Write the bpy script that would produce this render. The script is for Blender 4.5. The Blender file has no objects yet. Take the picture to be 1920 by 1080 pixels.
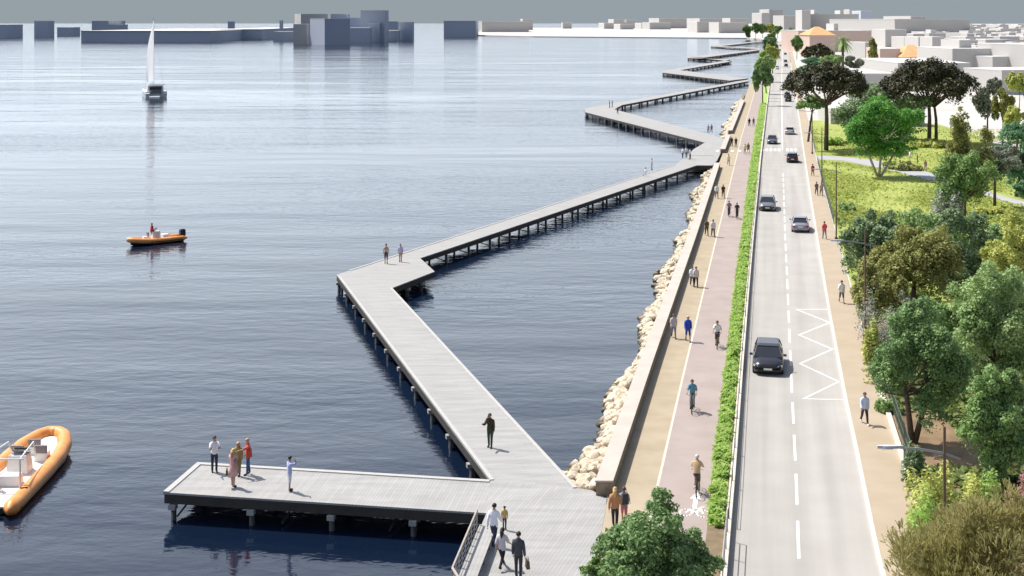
import bpy, bmesh, math, random
import numpy as np
from mathutils import Vector, Matrix

R = math.radians
C = bpy.context.scene.collection
# ---------------------------------------------------------------- survey of the photograph: a level camera 22 m above the promenade
F, VH, H, U0 = 2450.0, 40.0, 22.0, 960.0
ZW = -1.3          # water level
ZR = -0.25         # road
ZG = -0.10         # park and city ground

def gp(u, v, z=0.0):
    D = F * (H - z) / (v - VH)
    return Vector(((u - U0) * D / F, D, z))
def xat(u, D): return (u - U0) * D / F
def zat(v, D): return H - (v - VH) * D / F
def dat(v, z=0.0): return F * (H - z) / (v - VH)

# ---------------------------------------------------------------- materials
def srgb(r, g, b):
    f = lambda c: (c / 255 / 12.92) if c <= 10 else ((c / 255 + .055) / 1.055) ** 2.4
    return (f(r), f(g), f(b))
MATS = {}
def mat(name, col, rough=.7, var=.12, scale=3.0, bump=0.0, metal=0.0, spec=.5, col2=None, detail=4):
    if name in MATS: return MATS[name]
    m = bpy.data.materials.new(name); m.use_nodes = True
    nt = m.node_tree; b = nt.nodes['Principled BSDF']
    b.inputs['Roughness'].default_value = rough; b.inputs['Metallic'].default_value = metal
    b.inputs['Specular IOR Level'].default_value = spec
    tc = nt.nodes.new('ShaderNodeTexCoord'); n = nt.nodes.new('ShaderNodeTexNoise')
    n.inputs['Scale'].default_value = scale; n.inputs['Detail'].default_value = detail
    nt.links.new(tc.outputs['Object'], n.inputs['Vector'])
    cr = nt.nodes.new('ShaderNodeValToRGB')
    c2 = col2 or tuple(min(1, c * (1 + var)) for c in col); c1 = tuple(c * (1 - var) for c in col) if col2 is None else col
    cr.color_ramp.elements[0].position = .3; cr.color_ramp.elements[1].position = .7
    cr.color_ramp.elements[0].color = (*c1, 1); cr.color_ramp.elements[1].color = (*c2, 1)
    nt.links.new(n.outputs['Fac'], cr.inputs['Fac']); nt.links.new(cr.outputs['Color'], b.inputs['Base Color'])
    if bump:
        bp = nt.nodes.new('ShaderNodeBump'); bp.inputs['Strength'].default_value = bump; bp.inputs['Distance'].default_value = .05
        nt.links.new(n.outputs['Fac'], bp.inputs['Height']); nt.links.new(bp.outputs['Normal'], b.inputs['Normal'])
    MATS[name] = m
    return m
def leafmat(name, dark, light, trans=.3, scale=.9, rough=.55):
    if name in MATS: return MATS[name]
    m = mat(name, dark, rough, scale=scale, col2=light, detail=6, spec=.35)
    nt = m.node_tree; b = nt.nodes['Principled BSDF']; out = nt.nodes['Material Output']
    ramp = [n for n in nt.nodes if n.type == 'VALTORGB'][0]
    t = nt.nodes.new('ShaderNodeBsdfTranslucent'); mx = nt.nodes.new('ShaderNodeMixShader'); mx.inputs[0].default_value = trans
    nt.links.new(ramp.outputs['Color'], t.inputs['Color'])
    nt.links.new(b.outputs[0], mx.inputs[1]); nt.links.new(t.outputs[0], mx.inputs[2]); nt.links.new(mx.outputs[0], out.inputs[0])
    return m
def plankmat(name, ang, col, w=.16, length=2.6):
    m = bpy.data.materials.new(name); m.use_nodes = True
    nt = m.node_tree; b = nt.nodes['Principled BSDF']; b.inputs['Roughness'].default_value = .75
    tc = nt.nodes.new('ShaderNodeTexCoord'); mp = nt.nodes.new('ShaderNodeMapping'); mp.inputs['Rotation'].default_value = (0, 0, -ang)
    br = nt.nodes.new('ShaderNodeTexBrick'); br.inputs['Scale'].default_value = 1
    br.inputs['Brick Width'].default_value = length; br.inputs['Row Height'].default_value = w
    br.inputs['Mortar Size'].default_value = .006; br.inputs['Mortar Smooth'].default_value = .2; br.offset = .37
    br.inputs['Color1'].default_value = (*[c * .95 for c in col], 1); br.inputs['Color2'].default_value = (*[min(1, c * 1.05) for c in col], 1)
    br.inputs['Mortar'].default_value = (*[c * .55 for c in col], 1)
    no = nt.nodes.new('ShaderNodeTexNoise'); no.inputs['Scale'].default_value = .7; no.inputs['Detail'].default_value = 5
    m2 = nt.nodes.new('ShaderNodeMapping'); m2.inputs['Rotation'].default_value = (0, 0, -ang); m2.inputs['Scale'].default_value = (.5, 3, 1)
    mx = nt.nodes.new('ShaderNodeMix'); mx.data_type = 'RGBA'; mx.blend_type = 'MULTIPLY'; mx.inputs[0].default_value = .55
    rr = nt.nodes.new('ShaderNodeMapRange'); rr.inputs[1].default_value = .3; rr.inputs[2].default_value = .7; rr.inputs[3].default_value = .72; rr.inputs[4].default_value = 1.1
    L = nt.links.new
    L(tc.outputs['Object'], mp.inputs[0]); L(mp.outputs[0], br.inputs[0]); L(tc.outputs['Object'], m2.inputs[0]); L(m2.outputs[0], no.inputs[0])
    L(no.outputs['Fac'], rr.inputs[0]); L(br.outputs['Color'], mx.inputs[6]); L(rr.outputs[0], mx.inputs[7]); L(mx.outputs[2], b.inputs['Base Color'])
    return m

WOOD = (.375, .37, .36)
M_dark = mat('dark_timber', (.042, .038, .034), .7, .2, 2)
M_pile = mat('pile_steel', (.05, .055, .06), .6, .25, 3)
M_conc = mat('pale_concrete', (.5, .48, .45), .85, .1, 1.5)
M_white = mat('white_gelcoat', (.8, .8, .78), .3, .03, 2)
M_black = mat('black_rubber', (.012, .012, .013), .6, .2, 4)
M_steel = mat('steel', (.35, .36, .37), .35, .1, 4, metal=.8)
M_glass = mat('dark_glass', (.02, .025, .032), .06, .1, 1, spec=.8)

# ---------------------------------------------------------------- helpers
class MB:
    def __init__(s): s.v = []; s.f = []; s.m = []
    def add(s, vs, fs, mi=0):
        o = len(s.v); s.v += [tuple(p) for p in vs]; s.f += [tuple(i + o for i in f) for f in fs]; s.m += [mi] * len(fs); return s
    def box(s, c, d, rz=0, mi=0, taper=1.0):
        x, y, z = [k / 2 for k in d]; vs = []
        ca, sa = math.cos(rz), math.sin(rz)
        for dz in (-z, z):
            t = taper if dz > 0 else 1
            for dx, dy in ((-x, -y), (x, -y), (x, y), (-x, y)):
                dx *= t; dy *= t
                vs.append((c[0] + dx * ca - dy * sa, c[1] + dx * sa + dy * ca, c[2] + dz))
        return s.add(vs, [(3, 2, 1, 0), (4, 5, 6, 7), (0, 1, 5, 4), (1, 2, 6, 5), (2, 3, 7, 6), (3, 0, 4, 7)], mi)
    def prism(s, poly, z0, z1, mi=0):
        a = sum(poly[i][0] * poly[(i + 1) % len(poly)][1] - poly[(i + 1) % len(poly)][0] * poly[i][1] for i in range(len(poly)))
        if a < 0: poly = poly[::-1]
        n = len(poly)
        vs = [(p[0], p[1], z0) for p in poly] + [(p[0], p[1], z1) for p in poly]
        return s.add(vs, [tuple(range(n - 1, -1, -1)), tuple(range(n, 2 * n))] + [(i, (i + 1) % n, (i + 1) % n + n, i + n) for i in range(n)], mi)
    def tube(s, pts, rad, n=8, mi=0, closed=False):
        pts = [Vector(p) for p in pts]; k = len(pts)
        rad = rad if isinstance(rad, (list, tuple)) else [rad] * k
        vs = []; fs = []; up = None
        for i, p in enumerate(pts):
            t = (pts[(i + 1) % k] - pts[i - 1]) if closed else (pts[min(i + 1, k - 1)] - pts[max(i - 1, 0)])
            t = t.normalized() if t.length > 1e-9 else Vector((0, 0, 1))
            if up is None: up = Vector((0, 0, 1)) if abs(t.z) < .9 else Vector((1, 0, 0))
            a = t.cross(up); a = a.normalized() if a.length > 1e-6 else t.orthogonal().normalized(); b = a.cross(t); up = b
            for j in range(n):
                q = 2 * math.pi * j / n; vs.append(p + (a * math.cos(q) + b * math.sin(q)) * rad[i])
        for i in range(k if closed else k - 1):
            for j in range(n):
                i2 = (i + 1) % k; fs.append((i * n + j, i * n + (j + 1) % n, i2 * n + (j + 1) % n, i2 * n + j))
        if not closed: fs += [tuple(range(n))[::-1], tuple(range((k - 1) * n, k * n))]
        return s.add(vs, fs, mi)
    def ball(s, c, r, nu=10, nv=7, mi=0):
        r = r if isinstance(r, (tuple, list)) else (r, r, r); vs = []; fs = []
        for i in range(nv + 1):
            t = math.pi * i / nv
            for j in range(nu):
                q = 2 * math.pi * j / nu
                vs.append((c[0] + r[0] * math.sin(t) * math.cos(q), c[1] + r[1] * math.sin(t) * math.sin(q), c[2] + r[2] * math.cos(t)))
        for i in range(nv):
            for j in range(nu): fs.append((i * nu + j, (i + 1) * nu + j, (i + 1) * nu + (j + 1) % nu, i * nu + (j + 1) % nu))
        return s.add(vs, fs, mi)
    def loft(s, rings, mi=0, cap=True):
        n = len(rings[0]); vs = [p for r in rings for p in r]; fs = []
        for i in range(len(rings) - 1):
            for j in range(n): fs.append((i * n + j, i * n + (j + 1) % n, (i + 1) * n + (j + 1) % n, (i + 1) * n + j))
        if cap: fs += [tuple(range(n))[::-1], tuple(range((len(rings) - 1) * n, len(rings) * n))]
        return s.add(vs, fs, mi)
    def mesh(s, name, mats, smooth=False):
        me = bpy.data.meshes.new(name); me.from_pydata(s.v, [], s.f)
        for m in (mats if isinstance(mats, (list, tuple)) else [mats]): me.materials.append(m)
        if any(s.m): me.polygons.foreach_set('material_index', s.m)
        bm = bmesh.new(); bm.from_mesh(me); bmesh.ops.recalc_face_normals(bm, faces=bm.faces); bm.to_mesh(me); bm.free()
        if smooth: me.polygons.foreach_set('use_smooth', [True] * len(me.polygons))
        me.update(); return me
    def obj(s, name, mats, parent=None, smooth=False): return link(name, s.mesh(name, mats, smooth), parent)
def link(name, data, parent=None, loc=None, rz=0):
    o = bpy.data.objects.new(name, data); C.objects.link(o)
    if parent: o.parent = parent
    if loc is not None: o.location = loc
    if rz: o.rotation_euler.z = rz
    return o
def tag(o, label, cat, group=None):
    o['label'] = label; o['category'] = cat
    if group: o['group'] = group
    return o
def thing(name, label, cat, loc=(0, 0, 0), rz=0, group=None):
    return tag(link(name, None, None, loc, rz), label, cat, group)
def struct(o, kind='structure'): o['kind'] = kind; return o
def copy_tree(o, parent=None):
    c = o.copy(); C.objects.link(c)
    if parent: c.parent = parent
    for ch in [k for k in bpy.data.objects if k.parent == o]: copy_tree(ch, c)
    return c

# lateral lines of the promenade and road, as X for every distance D
def line(ctrl, z=0.0, c=0.0):
    pts = sorted((gp(u, v, z)[1], gp(u, v, z)[0]) for v, u in ctrl)
    D = np.array([p[0] for p in pts]); X = np.array([p[1] for p in pts])
    def f(d):
        if d < D[0]: return X[0] + (X[1] - X[0]) / (D[1] - D[0]) * (d - D[0]) + c
        if d > D[-1]: return X[-1] + (X[-1] - X[-2]) / (D[-1] - D[-2]) * (d - D[-1]) + c
        return float(np.interp(d, D, X)) + c
    return f
L_wallR = line([(906, 1148), (680, 1223), (541, 1271), (440, 1306), (304, 1350.5), (252, 1370), (195, 1393), (150, 1410), (110, 1428), (90, 1438), (76, 1447)], .7)
L_prom = line([(1080, 1193), (925, 1230), (705, 1281), (560, 1316), (440, 1345), (320, 1375), (258, 1390), (193, 1409), (150, 1421), (110, 1436), (90, 1445), (76, 1451)])
L_hedL = line([(1080, 1313), (1000, 1325), (900, 1334), (705, 1357), (560, 1374), (440, 1390), (320, 1405), (258, 1415), (190, 1427), (150, 1434), (100, 1447), (76, 1455)])
L_road = line([(1080, 1364), (900, 1379), (705, 1393), (560, 1404), (440, 1414), (300, 1427), (205, 1438), (150, 1445), (100, 1453), (76, 1459)], ZR)
L_cent = line([(1080, 1499), (900, 1493), (705, 1483.5), (560, 1477.5), (440, 1472), (300, 1467.5), (205, 1466), (150, 1465.5), (100, 1467), (76, 1468)], ZR)
L_rdR = line([(1080, 1652), (1037, 1640.5), (858, 1605.5), (749, 1582.7), (580, 1552), (455, 1532), (385, 1521), (290, 1507), (230, 1499), (170, 1490), (130, 1484), (100, 1479.5), (76, 1476)], ZR)
L_pavR = line([(1080, 1757), (978, 1724), (876, 1692), (740, 1649), (640, 1622), (550, 1597), (440, 1567), (340, 1540), (290, 1528), (245, 1519), (190, 1507), (140, 1496), (100, 1487), (76, 1481)], ZG)
def off(f, c): return lambda d: f(d) + c
def dsamp(d0, d1):
    out = [d0]; d = d0
    while d < d1:
        d = min(d1, d * 1.035 + .5); out.append(d)
    return out
def ribbon(mb, fa, fb, d0, d1, z, mi=0, z0=None):
    ds = dsamp(d0, d1); vs = []; fs = []
    for d in ds:
        vs += [(fa(d), d, z), (fb(d), d, z)]
        if z0 is not None: vs += [(fa(d), d, z0), (fb(d), d, z0)]
    k = 2 if z0 is None else 4
    for i in range(len(ds) - 1):
        a, b = i * k, (i + 1) * k
        fs.append((a, a + 1, b + 1, b))
        if z0 is not None: fs += [(a + 2, b + 2, b + 3, a + 3), (a, b, b + 2, a + 2), (a + 1, a + 3, b + 3, b + 1)]
    if z0 is not None:
        e = (len(ds) - 1) * k; fs += [(0, 2, 3, 1), (e, e + 1, e + 3, e + 2)]
    return mb.add(vs, fs, mi)
def sheet(name, fa, fb, d0, d1, z, m, z0=None):
    return struct(ribbon(MB(), fa, fb, d0, d1, z, 0, z0).obj(name, m))

# ---------------------------------------------------------------- world, sun, camera
SUN = Vector((-.80, .60, math.tan(R(56)))).normalized()
w = bpy.data.worlds.new('World'); bpy.context.scene.world = w; w.use_nodes = True
nt = w.node_tree; bg = nt.nodes['Background']; bg.inputs[1].default_value = .11
sky = nt.nodes.new('ShaderNodeTexSky'); sky.sky_type = 'NISHITA'; sky.sun_disc = False
sky.sun_elevation = R(56); sky.sun_rotation = math.atan2(SUN.x, SUN.y) % (2 * math.pi)
sky.air_density = 1.0; sky.dust_density = 2.5; sky.ozone_density = 1.2
tc = nt.nodes.new('ShaderNodeTexCoord'); sp = nt.nodes.new('ShaderNodeSeparateXYZ'); mr = nt.nodes.new('ShaderNodeMapRange')
mr.interpolation_type = 'SMOOTHSTEP'; mr.inputs[1].default_value = .017; mr.inputs[2].default_value = .026; mr.inputs[3].default_value = 0; mr.inputs[4].default_value = 1
mx = nt.nodes.new('ShaderNodeMix'); mx.data_type = 'RGBA'
mx.inputs[6].default_value = (2.25, 2.6, 2.85, 1)      # grey haze bank low over the horizon
nt.links.new(tc.outputs['Generated'], sp.inputs[0]); nt.links.new(sp.outputs[2], mr.inputs[0]); nt.links.new(mr.outputs[0], mx.inputs[0])
# bright whitish haze low in the sky, brighter on the sun's side
hz = nt.nodes.new('ShaderNodeMapRange'); hz.interpolation_type = 'SMOOTHSTEP'
for i_, v_ in ((1, .08), (2, .72), (3, 1), (4, 0)): hz.inputs[i_].default_value = v_
dt = nt.nodes.new('ShaderNodeVectorMath'); dt.operation = 'DOT_PRODUCT'; dt.inputs[1].default_value = (-.8, .6, 0)
ma = nt.nodes.new('ShaderNodeMath'); ma.operation = 'MULTIPLY_ADD'; ma.inputs[1].default_value = .45; ma.inputs[2].default_value = .62
hm_ = nt.nodes.new('ShaderNodeMix'); hm_.data_type = 'RGBA'; hc = nt.nodes.new('ShaderNodeVectorMath'); hc.operation = 'SCALE'; hc.inputs[0].default_value = (9.0, 10.0, 11.2)
nt.links.new(tc.outputs['Generated'], dt.inputs[0]); nt.links.new(dt.outputs['Value'], ma.inputs[0]); nt.links.new(ma.outputs[0], hc.inputs['Scale'])
nt.links.new(sp.outputs[2], hz.inputs[0]); nt.links.new(hz.outputs[0], hm_.inputs[0]); nt.links.new(sky.outputs[0], hm_.inputs[6]); nt.links.new(hc.outputs[0], hm_.inputs[7])
nt.links.new(hm_.outputs[2], mx.inputs[7]); nt.links.new(mx.outputs[2], bg.inputs[0])
sl = bpy.data.lights.new('sun', 'SUN'); sl.energy = 4.4; sl.angle = R(.5); sl.color = (1, .955, .88)
so = link('sun', sl); so.rotation_euler = SUN.to_track_quat('Z', 'Y').to_euler(); so.location = (0, 0, 200)
cam = bpy.data.cameras.new('camera'); cam.sensor_width = 36; cam.lens = 36 * F / 1920; cam.shift_y = -(540 - VH) / 1920
cam.clip_end = 60000; cam.clip_start = .5
co = link('camera', cam); co.location = (0, 0, H); co.rotation_euler = (R(90), 0, 0)
sc = bpy.context.scene; sc.camera = co
sc.view_settings.view_transform = 'Standard'; sc.view_settings.look = 'None'; sc.view_settings.exposure = .3
sc.cycles.use_denoising = True; sc.cycles.max_bounces = 6; sc.cycles.transparent_max_bounces = 4; sc.cycles.caustics_reflective = False

# ---------------------------------------------------------------- water
def water_mat():
    m = bpy.data.materials.new('sea_water'); m.use_nodes = True; nt = m.node_tree; b = nt.nodes['Principled BSDF']; L = nt.links.new
    b.inputs['Roughness'].default_value = .07; b.inputs['IOR'].default_value = 1.58
    tc = nt.nodes.new('ShaderNodeTexCoord')
    def nz(sx, sy, detail, rot=0, rough=.55):
        mp = nt.nodes.new('ShaderNodeMapping'); mp.inputs['Scale'].default_value = (sx, sy, 1); mp.inputs['Rotation'].default_value = (0, 0, rot)
        n = nt.nodes.new('ShaderNodeTexNoise'); n.inputs['Scale'].default_value = 1; n.inputs['Detail'].default_value = detail; n.inputs['Roughness'].default_value = rough
        L(tc.outputs['Object'], mp.inputs[0]); L(mp.outputs[0], n.inputs[0]); return n.outputs['Fac']
    rip, swell, patch = nz(.55, 1.1, 3, .35), nz(.035, .13, 2, .3), nz(.006, .02, 3, .25)
    def math_(op, a, bb):
        n = nt.nodes.new('ShaderNodeMath'); n.operation = op
        for i, x in enumerate((a, bb)):
            if isinstance(x, (int, float)): n.inputs[i].default_value = x
            else: L(x, n.inputs[i])
        return n.outputs[0]
    pr = nt.nodes.new('ShaderNodeMapRange'); pr.inputs[1].default_value = .38; pr.inputs[2].default_value = .62; pr.inputs[3].default_value = .3; pr.inputs[4].default_value = 1.35
    L(patch, pr.inputs[0])
    h = math_('ADD', math_('MULTIPLY', math_('MULTIPLY', rip, pr.outputs[0]), .11), math_('ADD', math_('MULTIPLY', swell, .34), math_('MULTIPLY', nz(.012, .04, 2, -.35), 1.0)))
    bp = nt.nodes.new('ShaderNodeBump'); bp.inputs['Strength'].default_value = 1; bp.inputs['Distance'].default_value = .55
    L(h, bp.inputs['Height']); L(bp.outputs[0], b.inputs['Normal'])
    cr = nt.nodes.new('ShaderNodeValToRGB'); cr.color_ramp.elements[0].position = .35; cr.color_ramp.elements[1].position = .65
    cr.color_ramp.elements[0].color = (.003, .008, .022, 1); cr.color_ramp.elements[1].color = (.008, .019, .045, 1)
    L(patch, cr.inputs[0]); L(cr.outputs[0], b.inputs['Base Color'])
    return m
mb = MB(); mb.add([(-9000, -300, ZW), (9000, -300, ZW), (9000, 14000, ZW), (-9000, 14000, ZW)], [(0, 1, 2, 3)])
struct(mb.obj('water', water_mat()))

# ---------------------------------------------------------------- land
M_city = mat('pale_ground', (.54, .515, .48), .9, .12, .05)
far = [gp(u, v, ZG) for u, v in ((1447, 76), (1425, 72.5), (1400, 71), (1200, 69.5), (1000, 68), (895, 66), (880, 61), (985, 52), (1131, 52), (1131, 44.6))]
near = [(L_pavR(d) + .02, d) for d in dsamp(36, 1450)]
mb = MB(); mb.prism([tuple(p)[:2] for p in near] + [(L_wallR(1450) - 3, 1455)] + [tuple(p)[:2] for p in far] + [(3000, 11000), (4500, 2000), (1500, 300), (160, 36)], -3, ZG)
struct(mb.obj('ground', M_city))
M_sand = mat('sand_resin_path', (.36, .295, .205), .9, .10, .6, col2=(.44, .365, .26), detail=8)
M_bike = mat('mauve_bike_path', (.33, .27, .245), .9, .08, .5, col2=(.39, .325, .30), detail=8)
M_road = mat('pale_asphalt', (.385, .365, .34), .88, .06, .35, col2=(.43, .41, .385), detail=9)
nt = M_road.node_tree; b_ = nt.nodes['Principled BSDF']; src = b_.inputs['Base Color'].links[0].from_socket      # faint wheel tracks and patches along the lanes
tc_ = nt.nodes.new('ShaderNodeTexCoord'); mp_ = nt.nodes.new('ShaderNodeMapping'); mp_.vector_type = 'TEXTURE'; mp_.inputs['Rotation'].default_value = (0, 0, R(-11.4)); mp_.inputs['Scale'].default_value = (.9, 45, 1)
nn_ = nt.nodes.new('ShaderNodeTexNoise'); nn_.inputs['Scale'].default_value = 1; nn_.inputs['Detail'].default_value = 4
mr2 = nt.nodes.new('ShaderNodeMapRange'); mr2.inputs[1].default_value = .3; mr2.inputs[2].default_value = .7; mr2.inputs[3].default_value = .86; mr2.inputs[4].default_value = 1.06
mm_ = nt.nodes.new('ShaderNodeMix'); mm_.data_type = 'RGBA'; mm_.blend_type = 'MULTIPLY'; mm_.inputs[0].default_value = 1
for a_, b2_ in ((tc_.outputs['Object'], mp_.inputs[0]), (mp_.outputs[0], nn_.inputs[0]), (nn_.outputs['Fac'], mr2.inputs[0]), (src, mm_.inputs[6]), (mr2.outputs[0], mm_.inputs[7]), (mm_.outputs[2], b_.inputs['Base Color'])): nt.links.new(a_, b2_)
M_paint = mat('road_paint', (.78, .77, .74), .8, .08, 2.5)
M_linep = mat('path_line', (.66, .58, .48), .8, .06, 2)
M_curb = mat('kerb_stone', (.62, .57, .50), .85, .12, 2)
sheet('promenade', lambda d: (L_wallR(d) - .4 if d > 60.5 else 4.408 - (60.2 - d) * .141), off(L_prom, -.06), 36, 1450, 0, M_sand, -3)
sheet('bike_path', L_prom, L_hedL, 36, 1450, 0, M_bike, -3)
sheet('path_line', off(L_prom, -.07), off(L_prom, .05), 36, 420, .004, M_linep)
sheet('soil_strip', off(L_hedL, .003), off(L_road, -.26), 36, 1450, .01, mat('soil', (.2, .15, .09), .95, .2, 2), -1)
sheet('hedge_turf', off(L_hedL, .05), off(L_road, -.32), dat(985), 440, .03, mat('hedge_turf_green', (.24, .40, .07), .95, .1, 2.5, col2=(.40, .54, .16)))
sheet('kerb', off(L_road, -.255), off(L_road, -.003), 36, 700, .12, M_curb, -1)
sheet('road', off(L_road, -.05), off(L_rdR, .05), 36, 1500, ZR, M_road)
sheet('pavement_kerb', L_rdR, off(L_rdR, .17), 36, 700, ZG + .005, mat('pale_kerb', (.66, .60, .54), .85, .08, 2), -1)
sheet('pavement', off(L_rdR, .173), L_pavR, 36, 1450, ZG, mat('tan_pavement', (.39, .315, .225), .9, .08, .5, col2=(.44, .36, .265), detail=8), -1)
# markings
zm = ZR + .004
mb = MB()
d = 42.0
starts = []
while d < 190:
    starts.append((d, d + 4.1)); d += 6.05
for a, b in starts: ribbon(mb, off(L_cent, -.065), off(L_cent, .065), a, b, zm)
ribbon(mb, off(L_cent, -.09), off(L_cent, .09), 226, 1200, zm)
def stroke(mb, pts, wd, z):
    for a, b in zip(pts, pts[1:]):
        a, b = Vector((a[0], a[1], 0)), Vector((b[0], b[1], 0)); t = (b - a).normalized(); n = Vector((-t.y, t.x, 0)) * wd / 2; t = t * wd * .3
        mb.add([(*(a - n - t).xy, z), (*(a + n - t).xy, z), (*(b + n + t).xy, z), (*(b - n + t).xy, z)], [(0, 1, 2, 3)])
zz = [(1553, 580), (1493, 580), (1556, 605), (1498, 628), (1561, 655), (1500, 682), (1573, 716), (1507, 748), (1582, 750)]
for i, (a, b) in enumerate(zip(zz, zz[1:])): stroke(mb, [gp(*a, ZR), gp(*b, ZR)], .15, zm + .0012 * i)
for k in range(9):
    u = 1430 + k * 7.7
    if abs(u - 1467) < 4: continue
    p = gp(u, 281, ZR); mb.box((p.x, p.y, zm + .0004), (.42, 4.2, .001), -R(11))
struct(mb.obj('road_markings', M_paint))
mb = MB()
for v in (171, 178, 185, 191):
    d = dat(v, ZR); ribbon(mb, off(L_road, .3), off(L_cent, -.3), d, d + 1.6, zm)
struct(mb.obj('dark_lane_stripes', mat('dark_stripe_grey', (.09, .09, .09), .9)))  # thin dark grey stripes laid across the left lane
mb = MB()   # bicycle symbol and arrow on the bike path
a0 = gp(1302, 962); rd = Vector((.2, .98, 0)); rt = Vector((.98, -.2, 0))
L2 = lambda x, y: a0 + rt * x + rd * y
for cx in (-.38, .38):
    ring = [L2(cx + .27 * math.cos(q * math.pi / 6), .42 * math.sin(q * math.pi / 6)) for q in range(13)]; stroke(mb, ring, .09, .004)
stroke(mb, [L2(-.38, 0), L2(-.15, .55), L2(.25, .55), L2(0, 0), L2(-.15, .55)], .08, .0055); stroke(mb, [L2(.38, 0), L2(.2, .75), L2(.38, .8)], .08, .007)
s0 = gp(1302, 952); mb.add([tuple(s0 + rt * x + rd * y + Vector((0, 0, .005))) for x, y in ((-.1, 0), (.1, 0), (.1, 1.1), (-.1, 1.1), (-.28, 1.1), (.28, 1.1), (0, 2.0))], [(0, 1, 2, 3), (4, 5, 6)])
struct(mb.obj('path_markings', M_paint))
mb = MB()
for k in range(5):
    p = gp(1345 + k * 14, 283); mb.box((p.x, p.y, .005), (.5, 2.2, .002), -R(11))
struct(mb.obj('path_crossing_markings', M_paint))

# ---------------------------------------------------------------- piers
def lerp(a, b, t): return (a[0] + (b[0] - a[0]) * t, a[1] + (b[1] - a[1]) * t)
def pile_parts(root, a, b, n, inward, cap=True, r=.13, skip0=0):
    t = Vector((b[0] - a[0], b[1] - a[1], 0)).normalized(); nn = Vector((-t.y, t.x, 0)) * inward
    for i in range(skip0, n):
        p = lerp(a, b, (i + .12) / n if n > 1 else .5); x, y = p[0] + nn.x * .14, p[1] + nn.y * .14
        pile = MB().tube([(x, y, -3.2), (x, y, -.52)], r, 8).obj('pile', M_pile, root, True)
        if cap: MB().box((x - nn.x * .1, y - nn.y * .1, -.66), (.34, .34, .22), math.atan2(t.y, t.x)).obj('bracket', mat('pile_cap', (.34, .34, .33), .85, .15, 2), pile)
def brace(root, a, b, wdt, n, inward):
    t = Vector((b[0] - a[0], b[1] - a[1], 0)).normalized(); nn = Vector((-t.y, t.x, 0)) * inward
    for i in range(n):
        p = lerp(a, b, (i + .12) / n); p0 = Vector((p[0], p[1], 0)) + nn * .2; p1 = p0 + nn * (wdt - .4)
        MB().tube([p0 + Vector((0, 0, -1.15)), p1 + Vector((0, 0, -.55))], .05, 6).tube([p0 + Vector((0, 0, -.55)), p1 + Vector((0, 0, -1.15))], .05, 6).obj('brace', M_pile, root)
def deck(root, poly, ang, name, trim=()):
    m = plankmat(name + '_planks', ang, WOOD)
    MB().prism(poly, -.09, 0).obj('deck', m, root)
    c = (sum(p[0] for p in poly) / len(poly), sum(p[1] for p in poly) / len(poly))
    ins = []
    for p in poly:
        v = Vector((c[0] - p[0], c[1] - p[1])); v = v.normalized() * .05; ins.append((p[0] + v.x, p[1] + v.y))
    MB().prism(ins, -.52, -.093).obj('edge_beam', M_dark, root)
    for a, b in trim:
        a, b = Vector((*a, 0)), Vector((*b, 0)); t = (b - a).normalized(); n = Vector((-t.y, t.x, 0))
        MB().add([(*(a).xy, .0), (*(b).xy, .0), (*(b + n * .22).xy, .0), (*(a + n * .22).xy, .0), (*(a).xy, .045), (*(b).xy, .045), (*(b + n * .22).xy, .045), (*(a + n * .22).xy, .045)],
                 [(0, 3, 2, 1), (4, 5, 6, 7), (0, 1, 5, 4), (1, 2, 6, 5), (2, 3, 7, 6), (3, 0, 4, 7)]).obj('border_board', mat('pale_border', (.45, .445, .43), .75, .06, 2), root)
P = lambda u, v: tuple(gp(u, v))[:2]
A, B, Cc, Dd = P(370, 868), P(306, 923), P(912, 962), P(919, 901)
E = P(631, 515); G = P(735, 540); G2 = P(815, 509); G3 = P(788, 484); J = P(1082, 915)
F1 = P(1306, 310); F2 = P(1336, 310); K1 = P(1265, 309)
root = thing('jetty', 'grey plank jetty reaching out over the water with several people on its tip', 'jetty')
angL = math.atan2(A[1] - B[1], A[0] - B[0])
deck(root, [A, B, Cc, Dd], angL, 'arm', [(B, A), (Dd, A)][:0])
tr = mat('pale_border', (.45, .445, .43), .75, .06, 2)
for a, b, s in ((A, Dd, -1), (A, B, 1)):
    a3, b3 = Vector((*a, 0)), Vector((*b, 0)); t = (b3 - a3).normalized(); n = Vector((-t.y, t.x, 0)) * s
    if s < 0: a3 = a3 + t * .0
    else: a3 = a3 + t * .3
    MB().prism([tuple(p.xy) for p in (a3, b3, b3 + n * .28, a3 + n * .28)], .002, .05).obj('border_board', tr, root)
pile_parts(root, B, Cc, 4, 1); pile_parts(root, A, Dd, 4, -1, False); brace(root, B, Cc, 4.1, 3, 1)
plat = [Cc, (-2.35, 49.6), (-.9, 45.2), (2.2, 44.6), (4.4, 60.2), (3.75, 61.3), J, Dd]
deck(root, plat, R(72), 'platform')
pile_parts(root, Cc, (-2.35, 49.6), 3, 1, skip0=1)
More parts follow.
